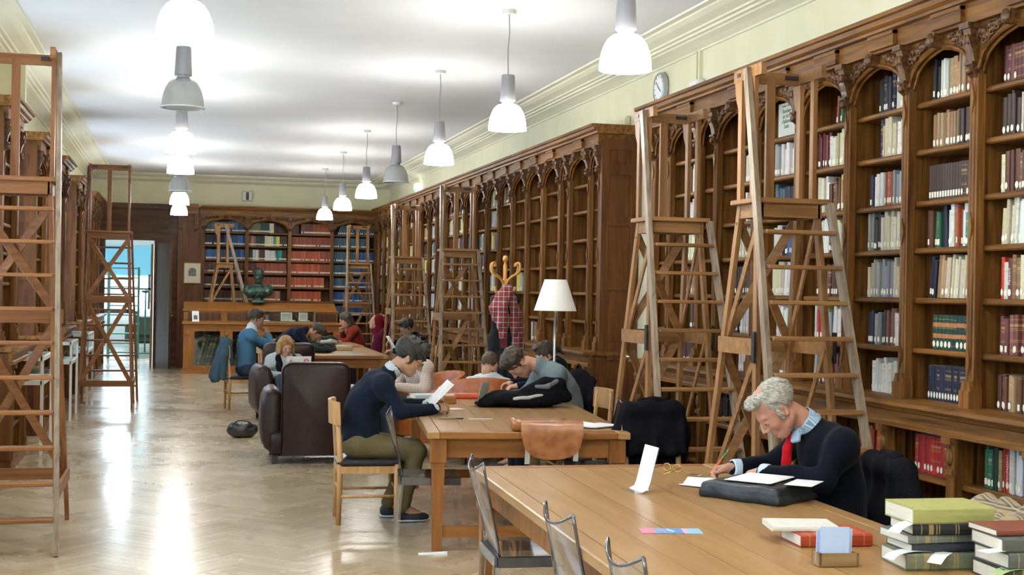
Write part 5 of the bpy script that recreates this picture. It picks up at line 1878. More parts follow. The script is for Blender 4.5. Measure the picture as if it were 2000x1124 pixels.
person('person in brown checked shirt and jeans in a tan tub chair', (2.39, 13.08), R(196), dict(
    hip=(-.02, 0, .52), belly=(.0, 0, .64), chest=(.03, 0, .78), neck=(.09, 0, .95), head=(.14, 0, 1.06), hrot=(28, 0, 0), shl=(.05, .19, .89), shr=(.05, -.19, .89),
    ell=(.12, .30, .68), elr=(.12, -.30, .68), wrl=(.34, .14, .70), wrr=(.34, -.14, .70)), gingham, denim, (hair_brown, hair_full), skin_pale, .010)
person('black haired man with glasses in black top at the right of middle table', (3.36, 18.5), R(182), dict(
    hip=(.0, 0, .52), chest=(.06, 0, .82), neck=(.12, 0, 1.0), head=(.215, 0, 1.115), hrot=(28, 6, 0), shl=(.06, .19, .93), shr=(.06, -.19, .93), belly=(.02, 0, .66),
    ell=(.2, .30, .76), elr=(.2, -.3, .78), wrl=(.42, .10, .80), wrr=(.38, -.10, .92)), black_knit, dark_trousers, (hair_black, hair_full), skin_olive, .012,
    extra=lambda t, j, Mh, sc: specs(t, j, Mh, sc, black_plastic))
blue_knit = cloth('blue_knit', (.06, .155, .25), .15)
def blue_extras(t, j, Mh, sc):
    c = Sdf(.01)
    n = V3(j['neck'])
    c.cone(n + V3((0, 0, -.015)), n + V3((.01, 0, .04)), .088, .074, .01)
    put('collar', c.mesh('collar', .01, white_shirt), t)
person('dark haired man in blue pullover resting his chin on hand', (.93, 18.3), R(6), dict(
    hip=(.0, 0, .55), belly=(.0, 0, .72), chest=(.01, 0, .90), neck=(.06, 0, 1.07), head=(.125, 0, 1.215), hrot=(10, -12, 0), shl=(.03, .19, 1.0), shr=(.03, -.19, 1.0),
    ell=(.30, .16, .80), elr=(.34, -.17, .84), wrl=(.31, .02, .98), wrr=(.265, -.06, 1.0), hdl=(-.3, -.2, .9), hdr=(-.1, .2, .95), upl=(.9, .2, 0), upr=(.9, -.2, 0), curl=(55, 60)),
    blue_knit, denim, (hair_brown, hair_full), skin_olive, .011, extra=blue_extras)
person('man in navy jumper hunched over the middle table, writing', (1.42, 19.5), R(2), dict(
    hip=(.0, 0, .56), belly=(.06, 0, .74), chest=(.17, 0, .90), neck=(.40, 0, 1.03), head=(.57, 0, 1.01), hrot=(58, -14, 0), shl=(.31, .20, 1.0), shr=(.30, -.20, 1.0),
    ell=(.42, .30, .80), elr=(.42, -.30, .80), wrl=(.66, .10, .79), wrr=(.68, -.12, .81), curl=(45, 55)), navy_knit, denim, (hair_brown, hair_full), skin_pale, .011)
red_knit = cloth('red_knit', (.17, .02, .012), .15)
person('dark haired woman in rust red jumper at the far table', (3.02, 22.5), R(178), dict(
    hip=(.0, 0, .52), belly=(.03, 0, .68), chest=(.08, 0, .83), neck=(.16, 0, 1.0), head=(.245, 0, 1.12), hrot=(24, 4, 0), shl=(.11, .165, .94), shr=(.11, -.165, .94), fem=1,
    ell=(.24, .24, .76), elr=(.24, -.24, .78), wrl=(.46, .08, .80), wrr=(.30, -.06, .92), hdr=(.1, .5, .6)), red_knit, dark_trousers, (hair_brown, hair_long), skin_pale, .012)
burg = cloth('burgundy_knit', (.075, .006, .018), .2)
def scarf_extra(t, j, Mh, sc):
    h = Sdf(.03)
    def T(p): return V3(j['head']) + Mh @ (V3(p) * sc)
    h.ell(T((-.03, 0, .03)), (.105, .095, .105), Mh)
    h.cone(T((-.04, 0, -.03)), T((-.07, 0, -.13)), .09, .10)
    h.ell(T((.10, 0, -.03)), (.075, .075, .095), Mh, .015, 's')
    put('headscarf', h.mesh('headscarf', .011, cloth('dark_red_scarf', (.13, .008, .012), .2)), t)
person('person in burgundy top and headscarf leaning back with hands behind head', (3.18, 21.0), R(180), dict(
    hip=(.10, 0, .52), belly=(.06, 0, .66), chest=(.02, 0, .83), neck=(.01, 0, 1.0), head=(.10, 0, 1.13), hrot=(-12, 4, 0), shl=(-.01, .17, .95), shr=(-.01, -.17, .95), fem=1,
    ell=(-.06, .27, 1.06), elr=(.0, -.28, 1.1), wrl=(-.03, .08, 1.19), wrr=(.0, -.08, 1.21), hdl=(.1, -.8, .2), hdr=(.1, .8, .2), upl=(-1, 0, .2), upr=(-1, 0, .2)),
    burg, dark_trousers, None, skin_pale, .011, extra=scarf_extra)
pale_top = cloth('pale_grey_top', (.34, .38, .37), .1)
def blond_extras(t, j, Mh, sc):
    g = Sdf(.03)
    n = V3(j['neck'])
    g.chain([n + V3((-.05, .06, .03)), n + V3((.05, .095, -.03)), n + V3((.10, .07, -.16)), n + V3((.13, .03, -.28))], [.04, .042, .045, .05])
    g.chain([n + V3((-.05, -.06, .03)), n + V3((.05, -.09, -.03)), n + V3((.10, -.08, -.14)), n + V3((.12, -.06, -.22))], [.04, .042, .04, .03])
    g.cone(n + V3((-.06, -.06, .03)), n + V3((-.06, .06, .03)), .04)
    put('scarf', g.mesh('scarf', .010, black_fabric, (.006, 60, 3)), t)
person('blonde woman in pale top with black scarf working on a laptop', (1.31, 16.78), R(-82), dict(
    hip=(.02, 0, .50), belly=(.0, 0, .58), chest=(.0, 0, .68), neck=(.05, 0, .80), head=(.105, 0, .925), hrot=(16, 8, 0), shl=(.02, .16, .745), shr=(.02, -.16, .745), fem=1,
    ell=(.10, .27, .58), elr=(.10, -.27, .58), wrl=(.34, .12, .58), wrr=(.34, -.12, .58), knl=(.46, .12, .53), knr=(.46, -.12, .53), scale=.98),
    pale_top, denim, (hair_blond, hair_bob), skin_pale, .009, extra=blond_extras, hair_noise=(.0013, 190, 4, 1), low_neck=.02)
# ================================================================== CHAIRS UNDER THE READERS
wood_chair('oak chair with black seat under the man reading the book', (1.33, 9.46), R(-3))
wood_chair('oak chair of the writing man, mostly hidden behind him', (2.99, 5.61), R(172))
wood_chair('oak chair of the man in the grey shirt', (3.2, 10.42), R(180))
wood_chair('oak chair hung with the black backpack', (3.5, 11.8), R(178))
wood_chair('oak chair draped with the black jacket between the tables', (3.06, 8.02), R(-84))
wood_chair('oak chair of the black haired man with glasses', (3.4, 18.5), R(182))
wood_chair('oak chair draped with the blue-grey anorak', (.88, 18.3), R(6))
wood_chair('oak chair of the hunched man in navy', (1.40, 19.5), R(2))
wood_chair('oak chair of the woman in rust red', (3.06, 22.5), R(178))
wood_chair('oak chair of the person leaning back in burgundy', (3.16, 21.0), R(180))
wood_chair('oak chair with a check scarf at the right edge of photograph', (2.95, 4.55), R(182)).scale = (1, 1, .9)

# ------------------------------------------------------------------ draped garments
def drape(name, label, loc, rotz, m, w=.42, zt=.90, zb=.45, front=.06, back=.10, seed=1, vox=.010, amp=.009, cat='jacket', sleeve=True, y_off=0):
    """hung over a chair back that runs along local y at x=0"""
    t = thing(name, label, cat, (*loc, 0), rotz)
    f = Sdf(.03)
    f.cone((0, -w / 2 + .06, zt - .05), (0, w / 2 - .06, zt - .05), .058, .058)
    rr = random.Random(seed)
    n = 10
    for k_ in range(n):
        y = -w / 2 + .03 + (w - .06) * k_ / (n - 1)
        f.cone((-.01, y, zt - .05), (-back + rr.uniform(-.02, .02), y * 1.12 + rr.uniform(-.02, .02), zb + rr.uniform(-.03, .03)), .032, .036 + rr.uniform(0, .012))
        if front:
            f.cone((.01, y, zt - .05), (front + rr.uniform(-.01, .01), y * 1.02, zb + .2), .03, .028)
    if sleeve:
        for sy in (-1, 1):
            f.chain([(-.01, sy * (w / 2 - .05), zt - .05), (-.05, sy * (w / 2 + .02), zt - .22), (-.06, sy * (w / 2 + .0), zb + .02)], [.05, .046, .036])
    put('garment', f.mesh('garment', vox, m, (amp * .8, 26, seed, 1)), t)
    c = Sdf(.02)
    c.cone((-.02, -.08, zt + .005), (-.02, .08, zt + .005), .028, .028)
    put('collar', c.mesh('collar', vox, m, (.004, 40, seed)), t)
    return t
drape('jacket', 'black jacket hung over the chair between the two nearest tables', (3.05, 8.24), R(-84), black_fabric, .44, .94, .42, seed=4)
drape('coat', 'dark coat hung over the chair behind the writing man', (3.215, 5.575), R(172), black_fabric, .46, .91, .30, .05, .10, seed=9)
drape('anorak', 'blue-grey anorak hung over the chair of man in blue', (.66, 18.28), R(6), cloth('anorak_cloth', (.045, .085, .11), .25), .42, .96, .42, .03, .16, seed=5, vox=.012)
drape('coat', 'grey-blue coat under the check scarf at right edge', (3.19, 4.55), R(182), cloth('grey_blue_coat', (.11, .14, .18), .2), .42, .80, .4, .1, .1, seed=6)
sc_ = thing('scarf', 'beige black check scarf lying over chair at the right edge', 'scarf', (3.17, 4.56, -.075), R(182))
f = Sdf(.02)
for k_ in range(10):
    y = -.20 + .042 * k_
    q_ = .012 * math.sin(k_ * 1.9)
    f.chain([(.13 + q_, y, .72), (.075, y, .85 + q_), (.0, y + .01, .905 + q_), (-.06, y, .85)], [.03, .03, .032, .03])
put('cloth', f.mesh('cloth', .009, checked('house_check', (.30, .215, .11), (.015, .013, .012), (.42, .35, .22), 7), (.006, 40, 3)), sc_)
# black backpack on the chair by the end panel
bp = thing('backpack', 'black backpack hanging on chair behind the grey-shirted man', 'backpack', (3.36, 10.95, 0), R(100))
f = Sdf(.03)
f.ell((0, 0, .76), (.20, .12, .22)).ell((.02, .08, .70), (.15, .07, .15)).ell((.0, 0, .92), (.12, .09, .08)).chain([(-.15, -.06, .9), (-.24, -.02, .75), (-.22, 0, .6)], [.03, .035, .03])
put('pack', f.mesh('pack', .010, black_fabric, (.006, 35, 2)), bp)
MB().tube(smooth_path([(-.05, 0, .98), (0, 0, 1.03), (.05, 0, .98)]), .01, 6).build('handle', black_fabric, bp, True)

# ------------------------------------------------------------------ bag on the floor
bg_ = thing('handbag', 'black leather bag slumped on the floor beside armchair', 'bag', (.72, 14.85, 0))
f = Sdf(.03)
f.ell((0, 0, .075), (.165, .10, .085)).ell((-.07, 0, .12), (.08, .08, .06)).ell((.08, .02, .10), (.08, .08, .06)).ell((.0, 0, .20), (.07, .05, .06), None, .03, 's').cut((0, 0, -1), 0)
put('bag_body', f.mesh('bag_body', .009, noise_mat('black_leather', (.008, .008, .010), (.022, .022, .026), (30, 30, 30), 3, .3, .15, .6), (.005, 45, 7)), bg_)
MB().tube(smooth_path([(-.12, -.05, .13), (-.05, -.09, .19), (.06, -.09, .18), (.12, -.05, .12)]), .008, 6).build('handle', black_plastic, bg_, True)

# ================================================================== COAT STAND AND FLOOR LAMP
cs_ = thing('coat_stand', 'bentwood coat stand hung with a tartan scarf', 'coat stand', (3.3, 13.4, 0))
MB().lathe([(0, 0.0), (.02, 0), (.022, .3), (.024, 1.0), (.022, 1.6), (.028, 1.66), (.02, 1.72), (.022, 1.92), (.012, 1.94), (.012, 1.955), (.026, 1.97), (.03, 1.99), (.022, 2.015), (0, 2.025)], n=16).build('pole', bent_wood, cs_, 50)
for k_ in range(4):
    a = R(35 + 90 * k_)
    c_, s_ = math.cos(a), math.sin(a)
    pts = [(.018, 1.66), (.03, 1.74), (.09, 1.80), (.16, 1.83), (.20, 1.87), (.20, 1.93), (.165, 1.945), (.145, 1.91)]
    MB().tube(smooth_path([(r * c_, r * s_, z) for r, z in pts], 5), .0125, 8).build('hook', bent_wood, cs_, True)
    pts = [(.018, 1.78), (.03, 1.70), (.06, 1.645), (.11, 1.64), (.145, 1.67), (.15, 1.70)]
    MB().tube(smooth_path([(r * c_, r * s_, z) for r, z in pts], 5), .0105, 8).build('small_hook', bent_wood, cs_, True)
    pts = [(.02, .42), (.10, .36), (.20, .22), (.27, .08), (.33, .02)]
    MB().tube(smooth_path([(r * c_, r * s_, z) for r, z in pts], 5), .015, 8).build('foot', bent_wood, cs_, True)
MB().lathe([(.19, .28), (.203, .285), (.203, .3), (.19, .3)], n=28).build('ring', bent_wood, cs_, True)
tartan = checked('red_tartan', (.28, .012, .016), (.012, .012, .03), (.55, .52, .42), 6)
ct = thing('coat', 'long charcoal coat hanging on the coat stand', 'coat', (3.3, 13.36, 0), R(-14))
f = Sdf(.03)
for k_ in range(6):
    x = -.13 + .052 * k_
    f.cone((x * .55, -.03, 1.58), (x * 1.25, -.04 + .03 * (k_ % 2), .78), .05, .045)
f.cone((-.10, -.02, 1.56), (.10, -.02, 1.56), .05)
put('garment', f.mesh('garment', .011, cloth('charcoal_cloth', (.022, .023, .027), .3), (.007, 28, 2)), ct)
ts = thing('scarf', 'red tartan wool scarf draped over the coat stand hooks', 'scarf', (3.28, 13.26, 0), R(-14))
f = Sdf(.02)
f.chain([(.0, .0, 1.67), (-.06, -.02, 1.60), (-.11, -.03, 1.47), (-.09, -.04, 1.38)], [.05, .055, .06, .05])
f.chain([(.0, -.03, 1.65), (-.03, -.08, 1.50), (-.03, -.09, 1.32), (-.02, -.09, 1.20)], [.05, .06, .06, .045])
f.chain([(.02, 0, 1.66), (.08, -.03, 1.50), (.09, -.05, 1.28), (.11, -.05, 1.06)], [.05, .045, .045, .04])
f.chain([(.03, .02, 1.63), (.12, .0, 1.42), (.15, .0, 1.18), (.16, .0, 1.02)], [.045, .04, .038, .034])
put('wool', f.mesh('wool', .010, tartan, (.006, 45, 6)), ts)
for q_ in range(2):
    fr_ = MB()
    fr_.cbox(*(((-.058, -.105, 1.155), (.018, -.075, 1.18)) if q_ == 0 else ((.07, -.065, 1.015), (.17, -.035, 1.04))), .005)
    for k_ in range(6):
        bx_ = (-.05 + .012 * k_, -.09, 1.16) if q_ == 0 else (.08 + .015 * k_, -.05, 1.02)
        fr_.tube([bx_, (bx_[0] + .004, bx_[1], bx_[2] - .09)], .004, 4)
    fr_.build('fringe', mat('fringe_red', (.25, .03, .03), .9), ts, kind='stuff')
lp_ = thing('floor_lamp', 'standing lamp with white conical shade before the oak bookcase', 'lamp', (3.3, 11.5, 0))
MB().lathe([(0, 0), (.15, 0), (.15, .015), (.03, .03), (0, .03)], n=28).build('base', grey_metal, lp_, 40)
MB().lathe([(.011, .02), (.011, 1.55)], n=12, cap=True).build('pole', mat('steel', (.5, .5, .52), .3, .8), lp_, True)
MB().lathe([(.10, 1.765), (.192, 1.485), (.189, 1.485), (.098, 1.762)], n=36).build('shade', mat('lamp_linen', (.90, .88, .82), .8), lp_, 50)
MB().tube([(-.1, 0, 1.74), (.1, 0, 1.74)], .003, 6).tube([(0, 0, 1.5), (0, 0, 1.745)], .005, 6).build('harp', grey_metal, lp_)

# ================================================================== END OF THE ROOM: CABINETS, GLASS CASE, BUST
lc = thing('low_cabinet', 'low honey oak cabinet with dark folios behind glass, end of room', 'cabinet', (.14, 25.8, 0))
Lw = 3.0
MB().bb((0, 0, .07), (Lw, .5, .0998)).bb((-.03, -.03, 0), (Lw + .03, .5, .07)).build('plinth', honey_x, lc)
MB().bb((0, .46, .06), (Lw, .5, .93)).build('back_panel', oak_dark, lc)
MB().cbox((-.03, -.05, .93), (Lw + .03, .5, .975), .006).build('top', honey_x, lc)
MB().bb((0, 0, .8402), (Lw, .03, .93)).build('frieze', honey_x, lc)
nb = 4
for k_ in range(nb + 1):
    x = (Lw - .16) * k_ / nb
    MB().bb((x, -.012, .1), (x + .16, .45, .84)).bb((x + .04, -.02, .2), (x + .12, -.012, .68)).ell((x + .08, -.02, .76), (.05, .02, .05), 10, 6).build('pilaster', honey_z, lc)
for k_ in range(nb):
    x0 = (Lw - .16) * k_ / nb + .16
    x1 = (Lw - .16) * (k_ + 1) / nb
    MB().bb((x0, .015, .1), (x1, .02, .84)).build('pane', case_glass, lc)
    fr = MB().bb((x0, 0, .1), (x0 + .035, .03, .84)).bb((x1 - .035, 0, .1), (x1, .03, .84)).bb((x0 + .0352, 0, .1), (x1 - .0352, .03, .15)).bb((x0 + .0352, 0, .80), (x1 - .0352, .03, .84))
    fr.build('door_frame', honey_z, lc)
    ord_ = ['first', 'second', 'third', 'fourth'][k_]
    for q_ in range(6 if k_ < 2 else 4):
        o = D.objects.new('folio', BOOK); COL.objects.link(o)
        o.color = (.012, .028, .016, 1)
        o.matrix_world = Matrix.Translation((.14 + x0 + .1 + q_ * .068, 25.9, .105)) @ Matrix.Rotation(R(14 if k_ == 0 else 5), 4, 'Y') @ Matrix.Diagonal((.055, .3, .62, 1))
        tag(o, 'dark green leaning folio, %s from left behind the %s cabinet door' % (ordn[q_], ord_), 'book', 'folios in the low cabinet')
dk = thing('sloping_desk', 'honey oak sloping-top desk behind the low cabinet', 'desk', (.14, 26.32, 0))
MB().bb((0, 0, 0), (2.95, .5, 1.17)).bb((-.02, -.02, 1.17), (2.97, .52, 1.2)).build('carcass', honey_x, dk)
for k_ in range(4):
    MB().bb((.08 + .74 * k_, -.012, 1.0), (.70 + .74 * k_, .0, 1.14)).build('dark_panel', oak_dark, dk)  # dark oak slab standing slightly proud of the desk front
for k_ in range(3):
    x0, x1 = .98 * k_, .98 * k_ + .975
    MB().prism([(-.02, 1.2), (.5, 1.345), (.5, 1.2)], x0, x1, 'x').build('lid', honey_x, dk)
bs = thing('bust', 'green bronze bust of a man on the sloping desk', 'bust', (1.56, 26.66, 1.34), R(-90))
f = Sdf(.03)
f.ell((0, 0, .22), (.15, .29, .13)).cone((-.02, -.2, .27), (-.02, .2, .27), .09).cone((0, 0, .3), (.02, 0, .45), .075, .065).cone((0, 0, 0), (0, 0, .15), .10, .09).cut((0, 0, -1), 0)
head_prims(f, (.03, 0, .54), rotm(0, 0, 0), 1.18)
f.ell((0, 0, .60), (.115, .095, .09))
f.ell((.1, 0, .48), (.04, .03, .05))
put('figure', f.mesh('figure', .010, bronze, (.004, 50, 4)), bs)
MB().cbox((-.13, -.13, -.0), (.13, .13, .06), .01).build('plinth', bronze, bs)
gc = thing('glass_case', 'long tabletop glass display case with open books, on the cabinet', 'display case', (1.40, 25.92, .976))
fr = MB()
for x in (0, 1.2):
    for y in (0, .3):
        fr.bb((x - .012, y - .012, 0), (x + .012, y + .012, .23))
for z in (.0, .215):
    fr.bb((-.012, -.012, z), (1.212, .012, z + .02)).bb((-.012, .288, z), (1.212, .312, z + .02)).bb((-.012, 0, z), (.012, .3, z + .02)).bb((1.188, 0, z), (1.212, .3, z + .02))
fr.build('frame', mat('dull_brass', (.25, .2, .1), .4, .7), gc)
MB().bb((.01, -.002, .02), (1.19, .002, .215)).build('front_pane', case_glass, gc)
MB().bb((.01, .0, .232), (1.19, .3, .235)).build('top_pane', case_glass, gc)
def open_book(label, loc, rotz, w=.14, h=.2, tilt=0, name='open_book', cat='book', cover=None, thick=.02, parent=None):
    t = thing(name, label, cat, loc, rotz)
    for sx in (-1, 1):
        mb = MB()
        rings = []
        for k_ in range(8):
            u = k_ / 7
            x = sx * (u * w)
            z = thick * (.35 + .9 * math.sin(min(1, u * 2.2) * math.pi / 2) - .35 * u)
            rings.append([(x, -h / 2, .002), (x, -h / 2, z), (x, h / 2, z), (x, h / 2, .002)])
        mb.loft(rings).build('pages', paper, t, 40)
    MB().bb((-w - .004, -h / 2 - .004, -.002), (w + .004, h / 2 + .004, .002)).build('cover', cover or mat('grey_cover', (.25, .27, .28), .6), t)
    if tilt:
        t.rotation_euler = (tilt, 0, rotz)
    return t
for k_, (x, rz, lb) in enumerate(((.25, 10, 'open pale book at the left inside the glass case'), (.75, -8, 'open white book in the middle of the glass case'), (1.02, 5, 'open book at the right inside the glass case'))):
    open_book(lb, (1.40 + x, 26.06, 1.0), R(rz), .09, .14)
for k_, (x, w, lb) in enumerate(((.10, .10, 'cream card standing at the left in the glass case'), (.68, .22, 'large white print standing in the glass case'), (1.0, .17, 'grey photograph standing at the right in the glass case'))):
    o = MB().bb((x - w / 2, .2, .0), (x + w / 2, .206, .17)).bb((x - w / 2 + .02, .198, .03), (x + w / 2 - .02, .2, .15), 1).build('display_card', [paper, mat('print_grey', (.35, .36, .33) if k_ else (.6, .55, .4), .8)], None, loc=(1.40, 25.95, .998), label=lb, cat='card')
ls = thing('leaflet_stand', 'small white leaflet stand on the low cabinet', 'sign', (.36, 25.9, .976), R(8))
MB().bar((0, 0, .0), (0, .06, .2), .13, .004, (0, 1, 0)).build('leaflet', paper, ls)
MB().bar((-.0, .0, .045), (0, .0142 + .026, .13), .07, .003, (0, 1, 0)).build('printed_photo', mat('print_dark', (.12, .11, .10), .8), ls)
MB().bb((-.065, -.03, 0), (.065, .0, .01)).build('foot', paper, ls)
pc = thing('framed_picture', 'small framed engraving hanging on the oak pier', 'picture', (.30, 27.515, 1.91))
MB().bb((-.165, -.015, -.205), (.165, .0, -.19)).bb((-.165, -.015, .19), (.165, 0, .205)).bb((-.165, -.015, -.19), (-.15, 0, .19)).bb((.15, -.015, -.19), (.165, 0, .19)).build('frame', mat('pale_gilt', (.42, .32, .16), .5), pc)
MB().bb((-.15, -.006, -.19), (.15, -.002, .19)).build('mount', mat('mount_cream', (.66, .60, .44), .8), pc)
MB().prism([(-.075, -.06), (.075, -.06), (.075, .06), (.05, .095), (0, .11), (-.05, .095), (-.075, .06)], -.010, -.006, 'y').build('print', noise_mat('engraving', (.08, .075, .06), (.22, .2, .16), (20, 20, 20)), pc)

# ================================================================== WALL FITTINGS
ck = thing('wall_clock', 'round white wall clock high on the right wall', 'clock', (XR, 11.64, 3.56), R(-90))
rx = Matrix.Rotation(R(90), 3, 'X')
MB().lathe([(.13, 0), (.145, .01), (.145, .05), (.13, .06), (.125, .05)], n=36, rot=rx).build('rim', mat('clock_rim', (.42, .44, .46), .35, .4), ck, 40)
MB().lathe([(0, .048), (.13, .048)], n=36, rot=rx).build('dial', paper, ck)
hn = MB()
for k_ in range(12):
    a = 2 * math.pi * k_ / 12
    hn.box((.108 * math.sin(a), -.05, .108 * math.cos(a)), (.006, .002, .02), rot=Matrix.Rotation(a, 3, 'Y'))
hn.build('hour_marks', black_plastic, ck)
MB().bar((0, -.052, 0), (.055, -.052, -.035), .008, .002, (0, 1, 0)).build('hour_hand', black_plastic, ck)
MB().bar((0, -.054, 0), (-.06, -.054, .065), .006, .002, (0, 1, 0)).build('minute_hand', black_plastic, ck)
def simple(name, label, cat, lo, hi, m, extra=None):
    t = thing(name, label, cat, [(a + b) / 2 for a, b in zip(lo, hi)])
    h = [(b - a) / 2 for a, b in zip(lo, hi)]
    MB().cbox([-q for q in h], h, min(h) * .3).build('housing', m, t)
    return t
jb = simple('junction_box', 'white junction box above the near bookcase', 'box', (XR - .07, 10.64, 3.34), (XR - .005, 10.83, 3.50), white_paint)
MB().bb((-.04, -.08, -.07), (-.034, .08, .07)).build('lid', white_paint, jb)
sw = simple('wall_vent', 'small beige box on the wall between the bookcases', 'box', (XR - .05, 12.55, 3.25), (XR - .005, 12.66, 3.42), plaster)
MB().bb((-.03, -.045, -.07), (-.024, .045, .07)).build('cover', plaster, sw)
ex = simple('exit_sign', 'small lit white and green exit sign over the long bookcase', 'sign', (XR - .12, 24.15, 3.34), (XR - .005, 24.40, 3.62), mat('exit_white', (.8, .85, .8), .5, emit=(.8, 1, .9), estr=1.2))
MB().bb((-.063, -.08, -.1), (-.059, .08, .02)).build('pictogram', mat('exit_green', (.05, .4, .22), .5, emit=(.1, .7, .4), estr=.6), ex)
em = simple('loudspeaker', 'small grey loudspeaker box on the end wall above bookcase', 'speaker', (1.28, YB - .10, 3.42), (1.48, YB - .005, 3.62), mat('pale_grey_box', (.62, .62, .58), .5))
MB().bb((-.03, -.052, -.08), (.03, -.047, .08)).build('grille', black_plastic, em)
o = MB().tube(smooth_path([(3.83, 10.98, 1.10), (3.80, 11.03, 1.09), (3.78, 11.05, .95), (3.76, 11.07, .7), (3.74, 11.08, .45), (3.78, 11.1, .01)]), .008, 6).build('cable', white_paint, None, True, label='white cable hanging down at the end of the near bookcase', cat='cable')

# ================================================================== LEFT SIDE: WHITE DISPLAY TABLES BY THE WINDOWS
def vitrine(label, loc, Ln, green):
    t = thing('display_table', label, 'display table', (*loc, 0), 0, 'white metal display tables')
    w = .50
    for sx in (-1, 1):
        for sy in (-1, 1):
            MB().bb((sx * w / 2 - .014, sy * Ln / 2 - .014, 0), (sx * w / 2 + .014, sy * Ln / 2 + .014, .95)).build('leg', white_metal, t)
    for z in (.70, .93):
        mb = MB()
        for s_ in (-1, 1):
            mb.bb((s_ * w / 2 - .014, -Ln / 2, z - .02), (s_ * w / 2 + .014, Ln / 2, z + .02)).bb((-w / 2, s_ * Ln / 2 - .014, z - .02), (w / 2, s_ * Ln / 2 + .014, z + .02))
        mb.build('frame', white_metal, t)
    MB().bb((-w / 2, -Ln / 2, .69), (w / 2, Ln / 2, .70)).build('tray', white_metal, t)
    MB().bb((-w / 2, -Ln / 2, .945), (w / 2, Ln / 2, .951)).build('glass_top', case_glass, t)
    for s_ in (-1, 1):
        MB().bb((-w / 2, s_ * Ln / 2 - .002, .72), (w / 2, s_ * Ln / 2 + .002, .91)).bb((s_ * w / 2 - .002, -Ln / 2, .72), (s_ * w / 2 + .002, Ln / 2, .91)).build('glass_side', case_glass, t)
    g = thing('folder', 'green folder lying inside ' + label, 'folder', (loc[0] - .04, loc[1] - .1, .702), R(8), 'green folders in the display tables')
    MB().cbox((-.14, -.18, 0), (.14, .18, .05), .015).build('cover', mat('green_folder', (.01, .26, .19), .5), g)
    MB().bb((-.13, -.17, .051), (.11, .15, .056)).build('sheet', paper, g)
vitrine('nearest white display table by the window', (-1.48, 13.9), 1.0, 1)
vitrine('middle white display table by the window', (-1.47, 17.35), 1.0, 1)
vitrine('farthest white display table by the window', (-1.45, 20.2), 1.2, 1)

# ================================================================== THINGS ON THE NEAREST TABLE
ZT = .7605
def lying(label, x, y, z, ln, wd, th, ang, col, name='book'):
    o = D.objects.new(name, BOOK)
    COL.objects.link(o)
    B = Matrix(((0, 0, -1, 0), (0, 1, 0, 0), (1, 0, 0, 0), (0, 0, 0, 1)))
    o.matrix_world = Matrix.Translation((x, y, z + th / 2)) @ Matrix.Rotation(ang, 4, 'Z') @ B @ Matrix.Translation((0, -wd / 2, -ln / 2)) @ Matrix.Diagonal((th, wd, ln, 1))
    o.color = (*col, 1)
    return tag(o, label, 'book', 'books lying on the tables')
def slip(label, pts, m=paper, w=.05):
    """a curled paper slip: centreline pts, width across"""
    mb = MB()
    P = smooth_path(pts, 4)
    d = (P[-1] - P[0]); d.z = 0
    sd = Vector((-d.y, d.x, 0)).normalized() * w / 2
    mb.loft([[p - sd, p + sd, p + sd + Vector((0, 0, .0008)), p - sd + Vector((0, 0, .0008))] for p in P])
    return mb.build('paper_slip', m, None, label=label, cat='paper', group='paper slips in the book stack')
stackL = [(.055, .27, .20, (.17, .19, .12), 'thick grey-green book at the bottom of the left stack'), (.028, .25, .18, (.03, .035, .045), 'thin dark book second from bottom of left stack'), (.03, .26, .19, (.16, .18, .15), 'grey book third from bottom of left stack'), (.036, .24, .18, (.015, .016, .02), 'black book under the yellow-green one in left stack'), (.055, .29, .2, (.38, .38, .13), 'yellow-green book on top of the left stack')]
z = ZT
for k_, (th, ln, wd, c, lb) in enumerate(stackL):
    lying(lb, 2.47 + .012 * (k_ % 2) + (.03 if k_ == 4 else 0), 3.98 + .01 * (k_ % 3), z, ln, wd, th - .001, R(-6 + 3 * (k_ % 3)), c)
    z += th
stackR = [(.05, .27, .2, (.05, .045, .03), 'brown book at the bottom of the right stack'), (.052, .27, .2, (.11, .12, .11), 'lower thick grey book of the right stack'), (.045, .28, .2, (.10, .11, .10), 'upper thick grey book of the right stack'), (.02, .24, .17, (.20, .055, .03), 'thin red-brown book on top of the right stack')]
z = ZT
for k_, (th, ln, wd, c, lb) in enumerate(stackR):
    lying(lb, 2.655 - (.03 if k_ == 3 else 0) + .008 * (k_ % 2), 3.725 + (.03 if k_ == 3 else 0), z, ln, wd, th - .001, R(-5 + 3 * (k_ % 2)), c)
    z += th
slip('white slip curling from the top of the left stack', [(2.42, 3.95, .905), (2.36, 3.93, .913), (2.31, 3.92, .90), (2.285, 3.91, .885)])
slip('white slip poking from the bottom of the left stack', [(2.42, 3.93, .817), (2.35, 3.92, .822), (2.29, 3.91, .815), (2.265, 3.905, .80)])
slip('white slip between the right stack books', [(2.58, 3.68, .864), (2.50, 3.66, .868), (2.44, 3.65, .866)])
slip('pale green slip low in the right stack', [(2.60, 3.66, .8115), (2.53, 3.65, .81), (2.48, 3.64, .80)], mat('green_slip', (.45, .62, .28), .8))
slip('white slip hanging over the grey-green book', [(2.47, 3.90, .8165), (2.43, 3.87, .812), (2.40, 3.855, .79)])
